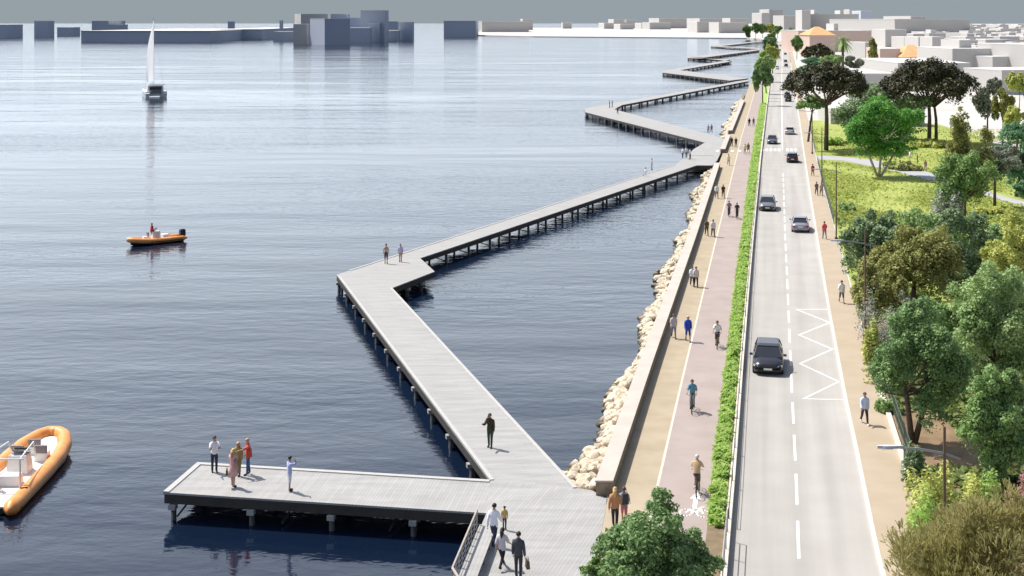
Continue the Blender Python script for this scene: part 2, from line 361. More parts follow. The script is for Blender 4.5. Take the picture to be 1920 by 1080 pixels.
# zigzag walkway
root = thing('boardwalk', 'large near zigzag boardwalk on dark piles, out to an elbow and back', 'boardwalk')
deck(root, [Dd, J, G, E], R(15), 'leg')
deck(root, [E, G, G2, G3], R(25), 'elbow')
bk = lerp(E, K1, .12)
deck(root, [E, G3, F1, F2, P(1345, 300), P(1338, 292), P(1290, 292), K1], R(-25), 'arm2')
def nw(a): return a
pile_parts(root, E, Dd, 11, 1); pile_parts(root, G, J, 10, -1, False)
pile_parts(root, G, G2, 3, 1); pile_parts(root, G3, F1, 18, 1, False)
pile_parts(root, E, K1, 18, -1, False); brace(root, G3, F1, 3.8, 18, 1); brace(root, G, G2, 3, 2, 1)
for a, b, s in ((lerp(E, Dd, .02), Dd, 1), (G, J, -1), (lerp(E, K1, .02), K1, -1)):
    a3, b3 = Vector((*a, 0)), Vector((*b, 0)); t = (b3 - a3).normalized(); n = Vector((-t.y, t.x, 0)) * s
    MB().prism([tuple(p.xy) for p in (a3, b3, b3 + n * .2, a3 + n * .2)], .002, .045).obj('border_board', tr, root)
# second platform and its zigzags
root = thing('boardwalk', 'second zigzag boardwalk, starting at the platform beyond the large near one', 'boardwalk')
T2a, T2b, T2c = P(1096, 203), P(1097, 210), P(1152, 205)
q1, q2 = P(1322, 267), P(1342, 255)
deck(root, [P(1345, 299.6), P(1338, 291.6), P(1290, 291.6), P(1300, 280), q1, q2, P(1360, 262), P(1352, 285)][::1], R(72), 'plat2')
deck(root, [q1, q2, T2c, T2b], R(10), 'leg2')
far2a, far2b = P(1404, 149), P(1404, 152)
deck(root, [T2a, T2b, T2c, P(1166, 197), far2b, far2a], R(-20), 'arm3')
pile_parts(root, T2b, q1, 15, 1, False, .2); pile_parts(root, T2c, q2, 12, -1, False, .2)
pile_parts(root, P(1166, 197), far2b, 20, 1, False, .25); brace(root, P(1166, 197), far2b, 5, 10, 1); pile_parts(root, T2a, far2a, 12, -1, False, .25)
root = thing('boardwalk', 'distant third zigzag boardwalk on thin dark piles, in front of the white beach', 'boardwalk')
for poly in ([P(1403, 147), P(1369, 151), P(1242, 136), P(1242, 132.5), P(1275, 131.5)], [P(1242, 132.5), P(1275, 131.5), P(1372, 115), P(1370, 112)], [P(1372, 115), P(1365, 111), P(1289, 109), P(1289, 106.5)],
             [P(1289, 106.5), P(1320, 108), P(1424, 94), P(1424, 92)], [P(1424, 92), P(1333, 87), P(1333, 85.5), P(1424, 90)], [P(1333, 85.5), P(1350, 86.5), P(1437, 77), P(1436, 76)]):
    deck(root, poly, 0, 'farleg')
pile_parts(root, P(1242, 136), P(1369, 151), 14, 1, False, .3); pile_parts(root, P(1275, 131.5), P(1372, 115), 14, 1, False, .35)
pile_parts(root, P(1289, 109), P(1365, 112), 7, 1, False, .4); pile_parts(root, P(1320, 108), P(1424, 94), 16, 1, False, .4); pile_parts(root, P(1333, 87), P(1424, 92), 10, 1, False, .45)

# railing and bench on the near platform
M_rail = mat('grey_rail_wood', (.42, .36, .31), .6, .1, 3)
ra, rb, rc = Vector((-1.5, 56.0, 0)), Vector((-2.28, 50.1, 0)), Vector((-.85, 45.4, 0))
root = thing('railing', 'grey railing with wooden handrail along the platform edge above the dark water', 'railing')
n = 9
for i in range(n):
    p = ra.lerp(rb, i / (n - 1)); MB().box((p.x, p.y, .5), (.05, .05, 1.0), .13).obj('post', M_steel, root)
for i in range(1, 6):
    p = rb.lerp(rc, i / 5); MB().box((p.x, p.y, .5), (.05, .05, 1.0), .13).obj('post', M_steel, root)
MB().tube([ra + Vector((0, 0, 1.04)), rb + Vector((0, 0, 1.04))], .055, 6).tube([rb + Vector((0, 0, 1.04)), rc + Vector((0, 0, 1.04))], .055, 6).obj('handrail', M_rail, root)
for z in (.2, .4, .6, .8): MB().tube([ra + Vector((0, 0, z)), rb + Vector((0, 0, z)), rc + Vector((0, 0, z))], .01, 5).obj('wire', M_steel, root)
root = thing('bench', 'long low plank bench running along the grey railing', 'bench')
td = (rb - ra).normalized(); nd = Vector((-td.y, td.x, 0))
bm_ = plankmat('bench_planks', math.atan2(td.y, td.x), WOOD, .18, 3)
bench0 = ra + nd * .12; bench1 = rb + nd * .12
MB().prism([tuple(p.xy) for p in (bench0, bench1, bench1 + nd * .72, bench0 + nd * .72)], .38, .45).obj('seat', bm_, root)
for s in (0, .25, .5, .75, 1):
    p = bench0.lerp(bench1, .03 + s * .94) + nd * .36; MB().box((p.x, p.y, .19), (.6, .1, .378), .1).obj('leg', M_steel, root)

# ---------------------------------------------------------------- sea wall and rocks
M_wall = mat('sea_wall_stone', (.24, .19, .14), .9, .3, 2.5, .3); M_cop = mat('sea_wall_coping', (.50, .455, .405), .85, .07, .8)
def seawall(d0, d1, label):
    r = thing('sea_wall', label, 'wall', group='sea wall lengths')
    ribbon(MB(), off(L_wallR, -.80), off(L_wallR, -.02), d0 + .02, d1 - .02, .62, 0, -3).obj('wall', M_wall, r)
    ribbon(MB(), off(L_wallR, -.84), L_wallR, d0, d1, .70, 0, .623).obj('coping', M_cop, r)
seawall(60.6, 197, 'long pale-topped sea wall between the rocks and the sandy promenade')
seawall(dat(287), dat(259), 'short stub of sea wall between two openings by the second platform')
seawall(dat(251), dat(192), 'far length of sea wall beyond the short stub')
rng = random.Random(5)
M_rock = mat('cream_rock', (.50, .42, .31), .9, .1, 1.6, .5, col2=(.77, .68, .54))
def wet(m, z0, z1, k):     # tide line: the stone is wet and weedy just above the water
    nt = m.node_tree; b = nt.nodes['Principled BSDF']; src = b.inputs['Base Color'].links[0].from_socket
    ge = nt.nodes.new('ShaderNodeNewGeometry'); se = nt.nodes.new('ShaderNodeSeparateXYZ'); mr_ = nt.nodes.new('ShaderNodeMapRange'); mx_ = nt.nodes.new('ShaderNodeMix'); mx_.data_type = 'RGBA'
    mr_.inputs[1].default_value = z0; mr_.inputs[2].default_value = z1; mx_.inputs[6].default_value = (*k, 1)
    nt.links.new(ge.outputs['Position'], se.inputs[0]); nt.links.new(se.outputs[2], mr_.inputs[0]); nt.links.new(mr_.outputs[0], mx_.inputs[0]); nt.links.new(src, mx_.inputs[7]); nt.links.new(mx_.outputs[2], b.inputs['Base Color'])
wet(M_rock, -1.18, -.92, (.10, .085, .055))
def rockmesh(i):
    bm = bmesh.new(); bmesh.ops.create_icosphere(bm, subdivisions=2, radius=1)
    rr = random.Random(i); ph = [Vector((rr.uniform(-1, 1), rr.uniform(-1, 1), rr.uniform(-1, 1))).normalized() for _ in range(9)]
    for v in bm.verts:
        k = 1
        for p in ph:
            dd = v.co.normalized().dot(p)
            if dd > .62: k = min(k, .62 / dd * rr.uniform(1.0, 1.02) + .12)
        v.co *= k * rr.uniform(.95, 1.05)
    me = bpy.data.meshes.new('rock'); bm.to_mesh(me); bm.free(); me.materials.append(M_rock); return me
RM = [rockmesh(i) for i in range(9)]
def rockplace(d, k):
    wd = 1.55 + .5 * math.sin(d * .33) + .4 * math.sin(d * .11 + 1) + (.5 if d < 70 else 0) - .05
    t = rng.random() ** .8
    x = L_wallR(d) - .95 - wd * t; z = -.15 - 1.25 * t + rng.uniform(-.15, .12)
    s = rng.uniform(.2, .46)
    return (x, d, z), (s * rng.uniform(.8, 1.3), s * rng.uniform(.8, 1.3), s * rng.uniform(.65, .95)), (rng.uniform(-.5, .5), rng.uniform(-.5, .5), rng.uniform(0, 6.3))
dr = 61.6; nrock = 0
rest = []
while dr < 200:
    if nrock < 290:
        l, s, r_ = rockplace(dr, nrock); o = link('rock', RM[nrock % 9]); o.location = l; o.scale = s; o.rotation_euler = r_; nrock += 1
        tag(o, 'cream boulder in the rock bank below the long sea wall', 'rock', 'boulders below the sea wall')
    for q in range(4 if dr < 90 else 3 if dr < 130 else 2): rest.append(rockplace(dr + rng.random(), 0))
    dr += .3 + (dr - 60) * .0028
d2 = dat(258)
while d2 < dat(185): rest.append(rockplace(d2, 0)); d2 += .5
mb = MB()
for l, s, r_ in rest:
    me = RM[rng.randrange(9)]; M = Matrix.LocRotScale(Vector(l) + Vector((0, 0, -.08)), __import__('mathutils').Euler(r_), Vector(s) * (1.0 if l[1] < 210 else 1.7))
    mb.add([M @ v.co for v in me.vertices], [tuple(p.vertices) for p in me.polygons])
struct(mb.obj('rubble', M_rock), 'stuff')
# revetment slope under the rocks
mb = MB(); ds = dsamp(61, 420); vs = []; fs = []
for d in ds: vs += [(L_wallR(d) - .8, d, -.25), (L_wallR(d) - 2.3, d, -1.7)]
for i in range(len(ds) - 1): fs.append((2 * i, 2 * i + 1, 2 * i + 3, 2 * i + 2))
struct(mb.add(vs, fs).obj('shore', mat('rock_bed', (.20, .16, .115), .95, .35, 2, .8)))

# ---------------------------------------------------------------- foliage
def leaves(name, m, cen, nor, size, elong=1.6, seed=0, jitter=.7):
    g = np.random.default_rng(seed); N = len(cen)
    nrm = nor + g.normal(0, jitter, (N, 3)); nrm /= np.linalg.norm(nrm, axis=1, keepdims=True) + 1e-9
    r = g.normal(0, 1, (N, 3)); a = np.cross(nrm, r); a /= np.linalg.norm(a, axis=1, keepdims=True) + 1e-9; b = np.cross(nrm, a)
    s = (size * g.uniform(.6, 1.3, N))[:, None]
    v = np.stack([cen - a * s * elong / 2, cen - b * s / 2 + nrm * s * .12, cen + a * s * elong / 2, cen + b * s / 2 + nrm * s * .12], 1).reshape(-1, 3)
    return quads(name, m, v)
def quads(name, m, v):
    n = len(v) // 4; me = bpy.data.meshes.new(name); me.vertices.add(len(v)); me.vertices.foreach_set('co', v.astype(np.float32).ravel())
    me.loops.add(4 * n); me.loops.foreach_set('vertex_index', np.arange(4 * n, dtype=np.int32))
    me.polygons.add(n); me.polygons.foreach_set('loop_start', np.arange(0, 4 * n, 4, dtype=np.int32)); me.polygons.foreach_set('loop_total', np.full(n, 4, dtype=np.int32))
    me.materials.append(m); me.update(calc_edges=True); return me
def lobes_cloud(g, lobes, n, up=.35):
    wts = np.array([l[1].mean() ** 2 for l in lobes]); idx = g.choice(len(lobes), n, p=wts / wts.sum())
    d = g.normal(0, 1, (n, 3)); d /= np.linalg.norm(d, axis=1, keepdims=True); flip = (d[:, 2] < -.15) & (g.random(n) < .6 + up * .5); d[flip, 2] *= -1
    c = np.array([l[0] for l in lobes])[idx]; r = np.array([l[1] for l in lobes])[idx]
    return c + d * r * g.uniform(.6, 1.12, (n, 1)), d
M_bark = mat('bark', (.11, .08, .06), .95, .3, 6, .4); M_barkp = mat('pale_bark', (.45, .42, .37), .9, .25, 6, .3)
def crown_lobes(g, w, dpt, h, n, shape):
    L = []; nb = max(5, n // 5)
    for i in range(nb):
        p = g.normal(0, 1, 3); p /= np.linalg.norm(p); p *= g.uniform(.55, 1.0)
        r = g.uniform(.26, .42)
        if shape == 'dome': p[2] = abs(p[2]) * .9 - .2; k = 1
        elif shape == 'cone': p[2] = -1 + 2 * (i + .5) / nb; k = (.25 + .75 * (1 - (p[2] + 1) / 2)) / max(.4, math.hypot(p[0], p[1])) * g.uniform(.3, .9); r *= .75
        elif shape == 'spindle': p[2] = -1 + 2 * (i + .5) / nb; k = .6 * math.sqrt(max(0, 1 - p[2] ** 2)); r *= 1.2
        else: k = 1
        c = np.array([p[0] * k * w / 2 * (1 - r * .75), p[1] * k * dpt / 2 * (1 - r * .75), p[2] * h / 2 * (1 - r * .75)]); rr = np.array([w / 2, dpt / 2, h / 2]) * r
        L.append((c, rr * .72))
        for j in range(8):
            d = g.normal(0, 1, 3); d /= np.linalg.norm(d); d[2] = abs(d[2]) if g.random() < .7 else d[2]
            L.append((c + d * rr * g.uniform(.62, .95), rr * g.uniform(.26, .46)))
    lo = np.min([c - r for c, r in L], 0); hi = np.max([c + r for c, r in L], 0); sc_ = np.array([w, dpt, h]) / (hi - lo); md = (lo + hi) / 2
    return [((c - md) * sc_, r * sc_) for c, r in L]
def tree(name, label, kind, u, D, u0, u1, v0, v1, lm, n=7000, ls=None, nl=22, shape='round', bark=None, group='trees of the park', trunkr=None, seed=None, lean=0, zg=ZG, elong=1.6, cat='tree', forks=5, multi=1, jitter=.7):
    seed = seed if seed is not None else int(u * 7 + D) % 99991
    g = np.random.default_rng(seed)
    if group == 'trees of the park': e = (u1 - u0) * .06; u0 -= e * .5; u1 += e * 1.5; v0 -= (v1 - v0) * .04
    X = xat(u, D); w = (u1 - u0) * D / F; z1, z0 = zat(v0, D), zat(v1, D); h = z1 - z0; cx = xat((u0 + u1) / 2, D) - X
    root = thing(name, label, cat, (X, D, zg), 0, group)
    dep = w * .9; cz = (z0 + z1) / 2 - zg
    n = int(n * 2.1); nl = int(nl * 2.4); lb = crown_lobes(g, w, dep, h, nl, shape); cen, nor = lobes_cloud(g, lb, n); cen = cen + np.array([cx, 0, cz]); nor = nor + np.array([0, 0, .35])
    ls = (ls or max(.13, D * .0021)) * .68
    cen[:, 2] = np.maximum(cen[:, 2], .12)
    link('crown', leaves('crown', lm, cen, nor, ls, elong, seed, jitter), root)
    tr = trunkr or max(.09, w * .028); mb = MB()
    for k in range(multi):
        sx = (k - (multi - 1) / 2) * w * .12
        top = Vector((cx * .8 + sx * 2.2, 0, max(z0 - zg + h * .35, .6)))
        p0 = Vector((sx * .1, 0, -.2)); mid = p0.lerp(top, .5) + Vector((g.normal(0, .05) * w * .3, 0, 0))
        mb.tube([p0, mid, top], [tr * 1.25, tr, tr * .7], 8)
        for i in range(forks):
            l = lb[int(g.integers(len(lb)))][0] + np.array([cx, 0, cz]); st = top.lerp(mid, g.uniform(0, .5)); en = Vector(l)
            mb.tube([st, st.lerp(en, .5) + Vector((0, 0, -.04 * h)), en], [tr * .55, tr * .38, tr * .15], 6)
    mb.obj('trunk', bark or M_bark, root, True)
    return root
LM = {
 'deep': leafmat('deep_green_leaf', (.12, .215, .07), (.30, .45, .18)),
 'mid': leafmat('mid_green_leaf', (.15, .26, .075), (.36, .52, .19)),
 'light': leafmat('light_green_leaf', (.21, .34, .10), (.47, .60, .27)),
 'olive': leafmat('olive_leaf', (.20, .23, .055), (.46, .45, .16)),
 'bluegreen': leafmat('blue_green_leaf', (.14, .22, .10), (.35, .46, .25)),
 'bright': leafmat('bright_green_leaf', (.08, .26, .035), (.22, .48, .11), .4),
 'mint': leafmat('mint_leaf', (.10, .26, .12), (.26, .44, .26), .4),
 'greygreen': leafmat('grey_green_leaf', (.16, .20, .13), (.36, .38, .30)),
 'pine': leafmat('dark_pine_needle', (.030, .032, .012), (.080, .078, .032), .1, .5),
  'brownpine': leafmat('olive_pine_needle', (.27, .25, .08), (.56, .51, .23), .45, .8),
 'lime': leafmat('lime_leaf', (.32, .54, .10), (.60, .72, .26), .5, 1.2),
 'yellow': leafmat('yellow_green_leaf', (0.340, 0.408, 0.085), (0.700, 0.700, 0.221)),
 'pink': leafmat('pink_blossom', (.35, .14, .15), (.55, .32, .33), .3, 3),
 'white': leafmat('white_blossom', (.24, .27, .20), (.50, .51, .46), .3, 2),
}
# hedge along the kerb
g = np.random.default_rng(3); cs = []; sz = []
hd0 = dat(985); hd1 = dat(196)
ncl = 0; d = hd0
clumps = []
while d < hd1:
    wd = (L_road(d) - .32) - L_hedL(d)
    step = .42 + (d - 56) * .002
    for q in range(2):
        if g.random() < .1: continue
        hh = .19 * g.uniform(.5, 1.4) + .07 * math.sin(d * .9) + .05 * math.sin(d * 2.3); clumps.append((L_hedL(d) + wd * (.32 + .36 * q) + g.normal(0, .05), d + g.uniform(-.2, .2), max(.1, hh), wd * g.uniform(.18, .26)))
    d += step
per = 75
for x, y, hh, r in clumps:
    k = int(max(18, per * 58 / y)); dd = g.normal(0, 1, (k, 3)); dd /= np.linalg.norm(dd, axis=1, keepdims=True); dd[:, 2] = np.abs(dd[:, 2])
    cs.append(np.array([x, y, .05]) + dd * np.array([r, r * 1.1, hh + .05]) * g.uniform(.7, 1.1, (k, 1))); sz.append(np.full(k, .085 + y * .0009))
cen = np.concatenate(cs); siz = np.concatenate(sz)
nor = g.normal(0, .45, cen.shape) + np.array([-.2, .1, 1.0])
tag(link('hedge', leaves('hedge', LM['lime'], cen, nor, siz * .85, 3.4, 4, .6)), 'low lime-green hedge in the strip between the bike path and the road', 'hedge')

# foreground
tree('broadleaf_tree', 'bushy green tree at the bottom edge between the platform and the road', 'r', 1235, 48, 1108, 1358, 930, 1160, LM['deep'], 15000, .14, 44, 'round', group='trees by the promenade', trunkr=.12)
tree('broadleaf_tree', 'small green sapling at the bottom edge on the sand beside the plank platform', 'r', 1118, 49, 1085, 1150, 1045, 1120, LM['mid'], 1600, .11, 12, group='trees by the promenade', trunkr=.04)
# olive pine, built from needle tufts
def needle_tree(u, D, u0, u1, v0, v1, lab):
    g = np.random.default_rng(8); X = xat(u, D); w = (u1 - u0) * D / F; z1, z0 = zat(v0, D), zat(v1, D); h = z1 - z0
    root = thing('pine_tree', lab, 'tree', (X, D, ZG), 0, 'pine trees')
    lb = crown_lobes(g, w, w * .9, h, 130, 'round'); n = 9000; cen, nor = lobes_cloud(g, lb, n); cen = cen + np.array([0, 0, (z0 + z1) / 2 - ZG])
    K = 7; c = np.repeat(cen, K, 0); dr = np.repeat(nor * .7 + np.array([0, 0, .9]), K, 0) + g.normal(0, .42, (n * K, 3)); dr /= np.linalg.norm(dr, axis=1, keepdims=True)
    sd = np.cross(dr, g.normal(0, 1, dr.shape)); sd /= np.linalg.norm(sd, axis=1, keepdims=True); ln = g.uniform(.16, .34, (n * K, 1)); wd = .017
    v = np.stack([c - sd * wd * .5, c + sd * wd * .5, c + dr * ln + sd * wd, c + dr * ln - sd * wd], 1).reshape(-1, 3)
    link('crown', quads('crown', LM['brownpine'], v), root)
    mb = MB(); mb.tube([(0, 0, -.2), (.1, 0, z0 - ZG), (0, 0, (z0 + z1) / 2)], [.22, .17, .1], 8)
    for i in range(12):
        e = Vector(lb[i * 9][0]) + Vector((0, 0, (z0 + z1) / 2 - ZG)); mb.tube([(0, 0, z0 + .3 + i * .1), Vector((0, 0, z0 + .6)).lerp(e, .5), e], [.08, .05, .02], 6)
    mb.obj('trunk', M_barkp, root, True)
needle_tree(1890, 41, 1668, 2110, 905, 1300, 'olive-brown bushy pine filling the bottom corner by the pavement')
# pale shrubs by the fence
def shrub(u, D, u0, u1, v0, v1, lm, lab, n=1500, ls=None, name='shrub', seed=None, zg=ZG):
    g = np.random.default_rng(seed or int(u * 3 + D)); X = xat(u, D); w = (u1 - u0) * D / F; z1 = max(zat(v0, D), zg + .3); h = (z1 - zg)
    lb = [(np.array([g.uniform(-.36, .36) * w, g.uniform(-.4, .4) * w, g.uniform(.1, .5) * h]), np.array([w * .2, w * .2, h * .5]) * g.uniform(.7, 1.15)) for _ in range(9)]
    cen, nor = lobes_cloud(g, lb, n); cen[:, 2] = np.maximum(cen[:, 2], .03)
    root = thing(name, lab, 'shrub', (X, D, zg), 0, 'shrubs of the park')
    link('foliage', leaves('foliage', lm, cen, nor + np.array([0, 0, .5]), ls or max(.1, D * .0017), 1.8, int(u)), root)
    mb = MB()
    for i in range(4): mb.tube([(0, 0, -.1), tuple(lb[i][0])], [.04, .015], 5)
    mb.obj('stem', M_bark, root)
shrub(1745, 56, 1690, 1790, 855, 950, LM['yellow'], 'yellow-green shrub behind the fence, just left of the brown lamp post', 3000)
shrub(1735, 53, 1695, 1770, 915, 985, LM['lime'], 'lime-green low shrub at the foot of the brown lamp post', 2200)
shrub(1815, 55, 1775, 1860, 895, 975, LM['yellow'], 'yellow-green shrub right of the brown lamp post', 2600)
shrub(1850, 57, 1820, 1890, 880, 950, LM['lime'], 'lime-green shrub under the leafy edge tree', 1800)
shrub(1920, 55, 1895, 1970, 862, 930, LM['pink'], 'pink flowering shrub at the frame edge above the olive-brown pine', 2600, .12, 'flowering_shrub')
shrub(1668, 74, 1645, 1692, 745, 830, LM['mid'], 'green shrub on the fence below the deep green tree', 1700)
shrub(1712, 62, 1690, 1735, 838, 900, LM['bluegreen'], 'dull green shrub under the lamp arm', 1500)
# dense trees on the right
tree('broadleaf_tree', 'deep green dense tree by the pavement fence, its trunk bare above brown soil', 'r', 1712, 68.5, 1635, 1800, 562, 795, LM['deep'], 16000, .15, 40, multi=2)
tree('broadleaf_tree', 'leafy mid green tree reaching the ground at the frame edge beside the lamp post', 'r', 1870, 62, 1785, 1950, 690, 905, LM['mid'], 14000, .15, 36)
tree('broadleaf_tree', 'tall pale green tree at the frame edge above the leafy mid green one', 'r', 1868, 76, 1768, 1965, 498, 780, LM['light'], 18000, .17, 44)
tree('broadleaf_tree', 'olive-green tree with a dark hollow and bare trunk in the middle of the park', 'r', 1714, 99, 1632, 1790, 425, 560, LM['olive'], 12000, .2, 30, 'dome')
tree('broadleaf_tree', 'blue-green tree by the pavement, crossed by a lamp post', 'r', 1628, 104, 1572, 1690, 400, 560, LM['bluegreen'], 10000, .21, 30)
tree('broadleaf_tree', 'blue-green tree to the right of the olive-green hollow tree', 'r', 1800, 106, 1740, 1858, 395, 560, LM['bluegreen'], 10000, .21, 30)
tree('broadleaf_tree', 'wide pale tree behind the olive-green one, its top against the lawn', 'r', 1720, 115, 1630, 1830, 388, 500, LM['light'], 10000, .23, 32)
tree('broadleaf_tree', 'small olive tree hugging the lamp post by the pavement', 'r', 1640, 92, 1598, 1690, 490, 600, LM['olive'], 5000, .18, 16, 'dome')
shrub(1655, 86, 1625, 1690, 545, 600, LM['white'], 'whitish blossoming shrub behind the pavement lamp post', 1500, .09, 'flowering_shrub')
shrub(1622, 90, 1603, 1645, 535, 575, LM['white'], 'small whitish blossoming shrub leaning over the pavement', 700, .09, 'flowering_shrub')
tree('dead_tree', 'leafless pale-stemmed tree sticking up in front of the hollow', 'r', 1697, 90, 1680, 1715, 545, 600, LM['greygreen'], 150, .15, 5, bark=M_barkp, forks=9)
tree('broadleaf_tree', 'wispy olive tree at the frame edge over the grass', 'r', 1890, 100, 1850, 1960, 395, 545, LM['yellow'], 6000, .17, 22)
shrub(1640, 80, 1618, 1665, 600, 690, LM['yellow'], 'yellow-green shrub at the pavement edge left of the deep green tree', 1800)
tree('broadleaf_tree', 'spindly yellow-green tree rising above the park path', 'r', 1808, 142, 1772, 1850, 205, 390, LM['olive'], 6500, .26, 26, 'round')
tree('broadleaf_tree', 'dark lower tree with grey blossom at the foot of the spindly tree', 'r', 1800, 136, 1745, 1858, 285, 415, LM['mid'], 5500, .26, 24, 'dome')
shrub(1775, 134, 1745, 1815, 355, 400, LM['white'], 'grey-white blossoming shrub under the spindly tree', 1400, .2, 'flowering_shrub')
tree('broadleaf_tree', 'mint green tree at the frame edge behind a grey-green one', 'r', 1905, 165, 1868, 1960, 232, 350, LM['mint'], 7000, .3, 24)
tree('broadleaf_tree', 'grey-green sparse tree by the end of the park path', 'r', 1865, 155, 1820, 1905, 275, 345, LM['greygreen'], 4000, .28, 20)
tree('broadleaf_tree', 'small mint green tree low at the frame edge', 'r', 1925, 145, 1893, 1960, 315, 372, LM['mint'], 3500, .25, 16)
tree('broadleaf_tree', 'bright emerald tree with forked white trunk beside the park path', 'r', 1648, 186, 1583, 1716, 186, 305, LM['bright'], 9000, .34, 30, bark=M_barkp, multi=3, trunkr=.16)
tree('broadleaf_tree', 'broad grey-green tree behind the bright emerald one', 'r', 1640, 242, 1560, 1728, 160, 268, LM['bluegreen'], 8000, .46, 34)
tree('broadleaf_tree', 'mid green tree filling the gap behind the deep green tree', 'r', 1775, 84, 1715, 1835, 560, 700, LM['mid'], 8000, .17, 26)
tree('broadleaf_tree', 'bushy pale tree at the frame edge over the wispy olive one', 'r', 1885, 92, 1835, 1945, 500, 620, LM['light'], 7000, .18, 26)
tree('broadleaf_tree', 'dark green round tree at the frame edge behind the pale ones', 'r', 1900, 118, 1855, 1950, 425, 520, LM['deep'], 5000, .22, 22)
# umbrella pines
def umbrella(u, D, u0, u1, v0, v1, lab, lm='pine', n=20000, trunks=((0, 1),), name='umbrella_pine', ls=None):
    g = np.random.default_rng(int(u)); X = xat(u, D); w = (u1 - u0) * D / F; z1, z0 = zat(v0, D), zat(v1, D); h = z1 - z0; cx = xat((u0 + u1) / 2, D) - X
    root = thing(name, lab, 'tree', (X, D, ZG), 0, 'umbrella pines'); lb = []
    for i in range(55):
        a = g.uniform(0, 6.28); r = math.sqrt(g.random()) * .88
        lb.append((np.array([cx + math.cos(a) * r * w / 2, math.sin(a) * r * w / 2, z0 - ZG + h * (.22 + .58 * (1 - r ** 2.2)) + g.normal(0, .04) * h]), np.array([w * .085, w * .085, h * .2]) * g.uniform(.75, 1.35)))
    cen, nor = lobes_cloud(g, lb, n)
    link('crown', leaves('crown', LM[lm], cen, nor + np.array([0, 0, .4]), ls or D * .0011, 2.4, int(u)), root)
    mb = MB()
    for dx, s in trunks:
        zt = z0 - ZG + h * .12; mb.tube([(dx, 0, -.2), (dx * .9 + .1, 0, zt * .6), (dx * .7, 0, zt)], [.42 * s, .34 * s, .26 * s], 8)
        for i in range(14):
            e = Vector(lb[i * 3][0]); mb.tube([(dx * .72, 0, zt * .9), Vector((dx * .7, 0, zt)).lerp(e, .55), e], [.16 * s, .11 * s, .05], 6)
    mb.obj('trunk', M_bark, root, True)
umbrella(1549, 224, 1468, 1628, 122, 196, 'dark umbrella pine overhanging the road beside the grey-green tree')
umbrella(1742, 236, 1655, 1828, 118, 204, 'dark umbrella pine with two trunks behind the lawn', trunks=((0, 1), (1.3, .8)))
umbrella(1530, 640, 1505, 1560, 86, 112, 'small black-green umbrella pine in front of the pink building', n=2500, ls=1.1)
umbrella(1676, 700, 1648, 1705, 97, 115, 'thin yellowish umbrella pine by the orange-roofed house', 'yellow', 2200, ls=1.1)
# beyond
tree('cypress_tree', 'slim upright cypress beside the white building', 'r', 1638, 560, 1628, 1647, 70, 126, LM['olive'], 3000, .9, 24, 'spindle', group='trees in the city')
def palm(u, D, v0, vb, lab, wid, lm):
    g = np.random.default_rng(int(u)); X = xat(u, D); zt = zat(v0, D) ; r = wid * D / F / 2
    root = thing('palm_tree', lab, 'tree', (X, D, ZG), 0, 'palm trees'); hz = zt - ZG - r * .55
    MB().tube([(0, 0, -.2), (.1, 0, hz * .5), (0, 0, hz)], [r * .13, r * .1, r * .1], 8).obj('trunk', M_bark, root, True)
    vs = []
    for i in range(44):
        a = g.uniform(0, 6.28); el = g.uniform(-.5, 1.35); d = Vector((math.cos(a), math.sin(a), 0)); s = Vector((-d.y, d.x, 0)); p = Vector((0, 0, hz)); pr = None
        for k in range(6):
            t = k / 5; q = Vector((0, 0, hz)) + d * (r * t * math.cos(el * (1 - t * .3))) + Vector((0, 0, r * (math.sin(el) * t - .55 * t * t))); wd = r * .1 * math.sin(math.pi * (.12 + t * .86))
            if pr: vs += [pr[0] - s * pr[1], pr[0] + s * pr[1], q + s * wd + Vector((0, 0, -wd * .5)), q - s * wd + Vector((0, 0, -wd * .5))]
            pr = (q, wd)
    link('crown', quads('crown', lm, np.array([tuple(v) for v in vs])), root)
palm(1580, 520, 62, 125, 'spreading pale green palm in front of the pink building', 50, LM['light'])
palm(1482, 1250, 48, 70, 'dark round-headed palm at the far end of the road', 20, LM['deep'])
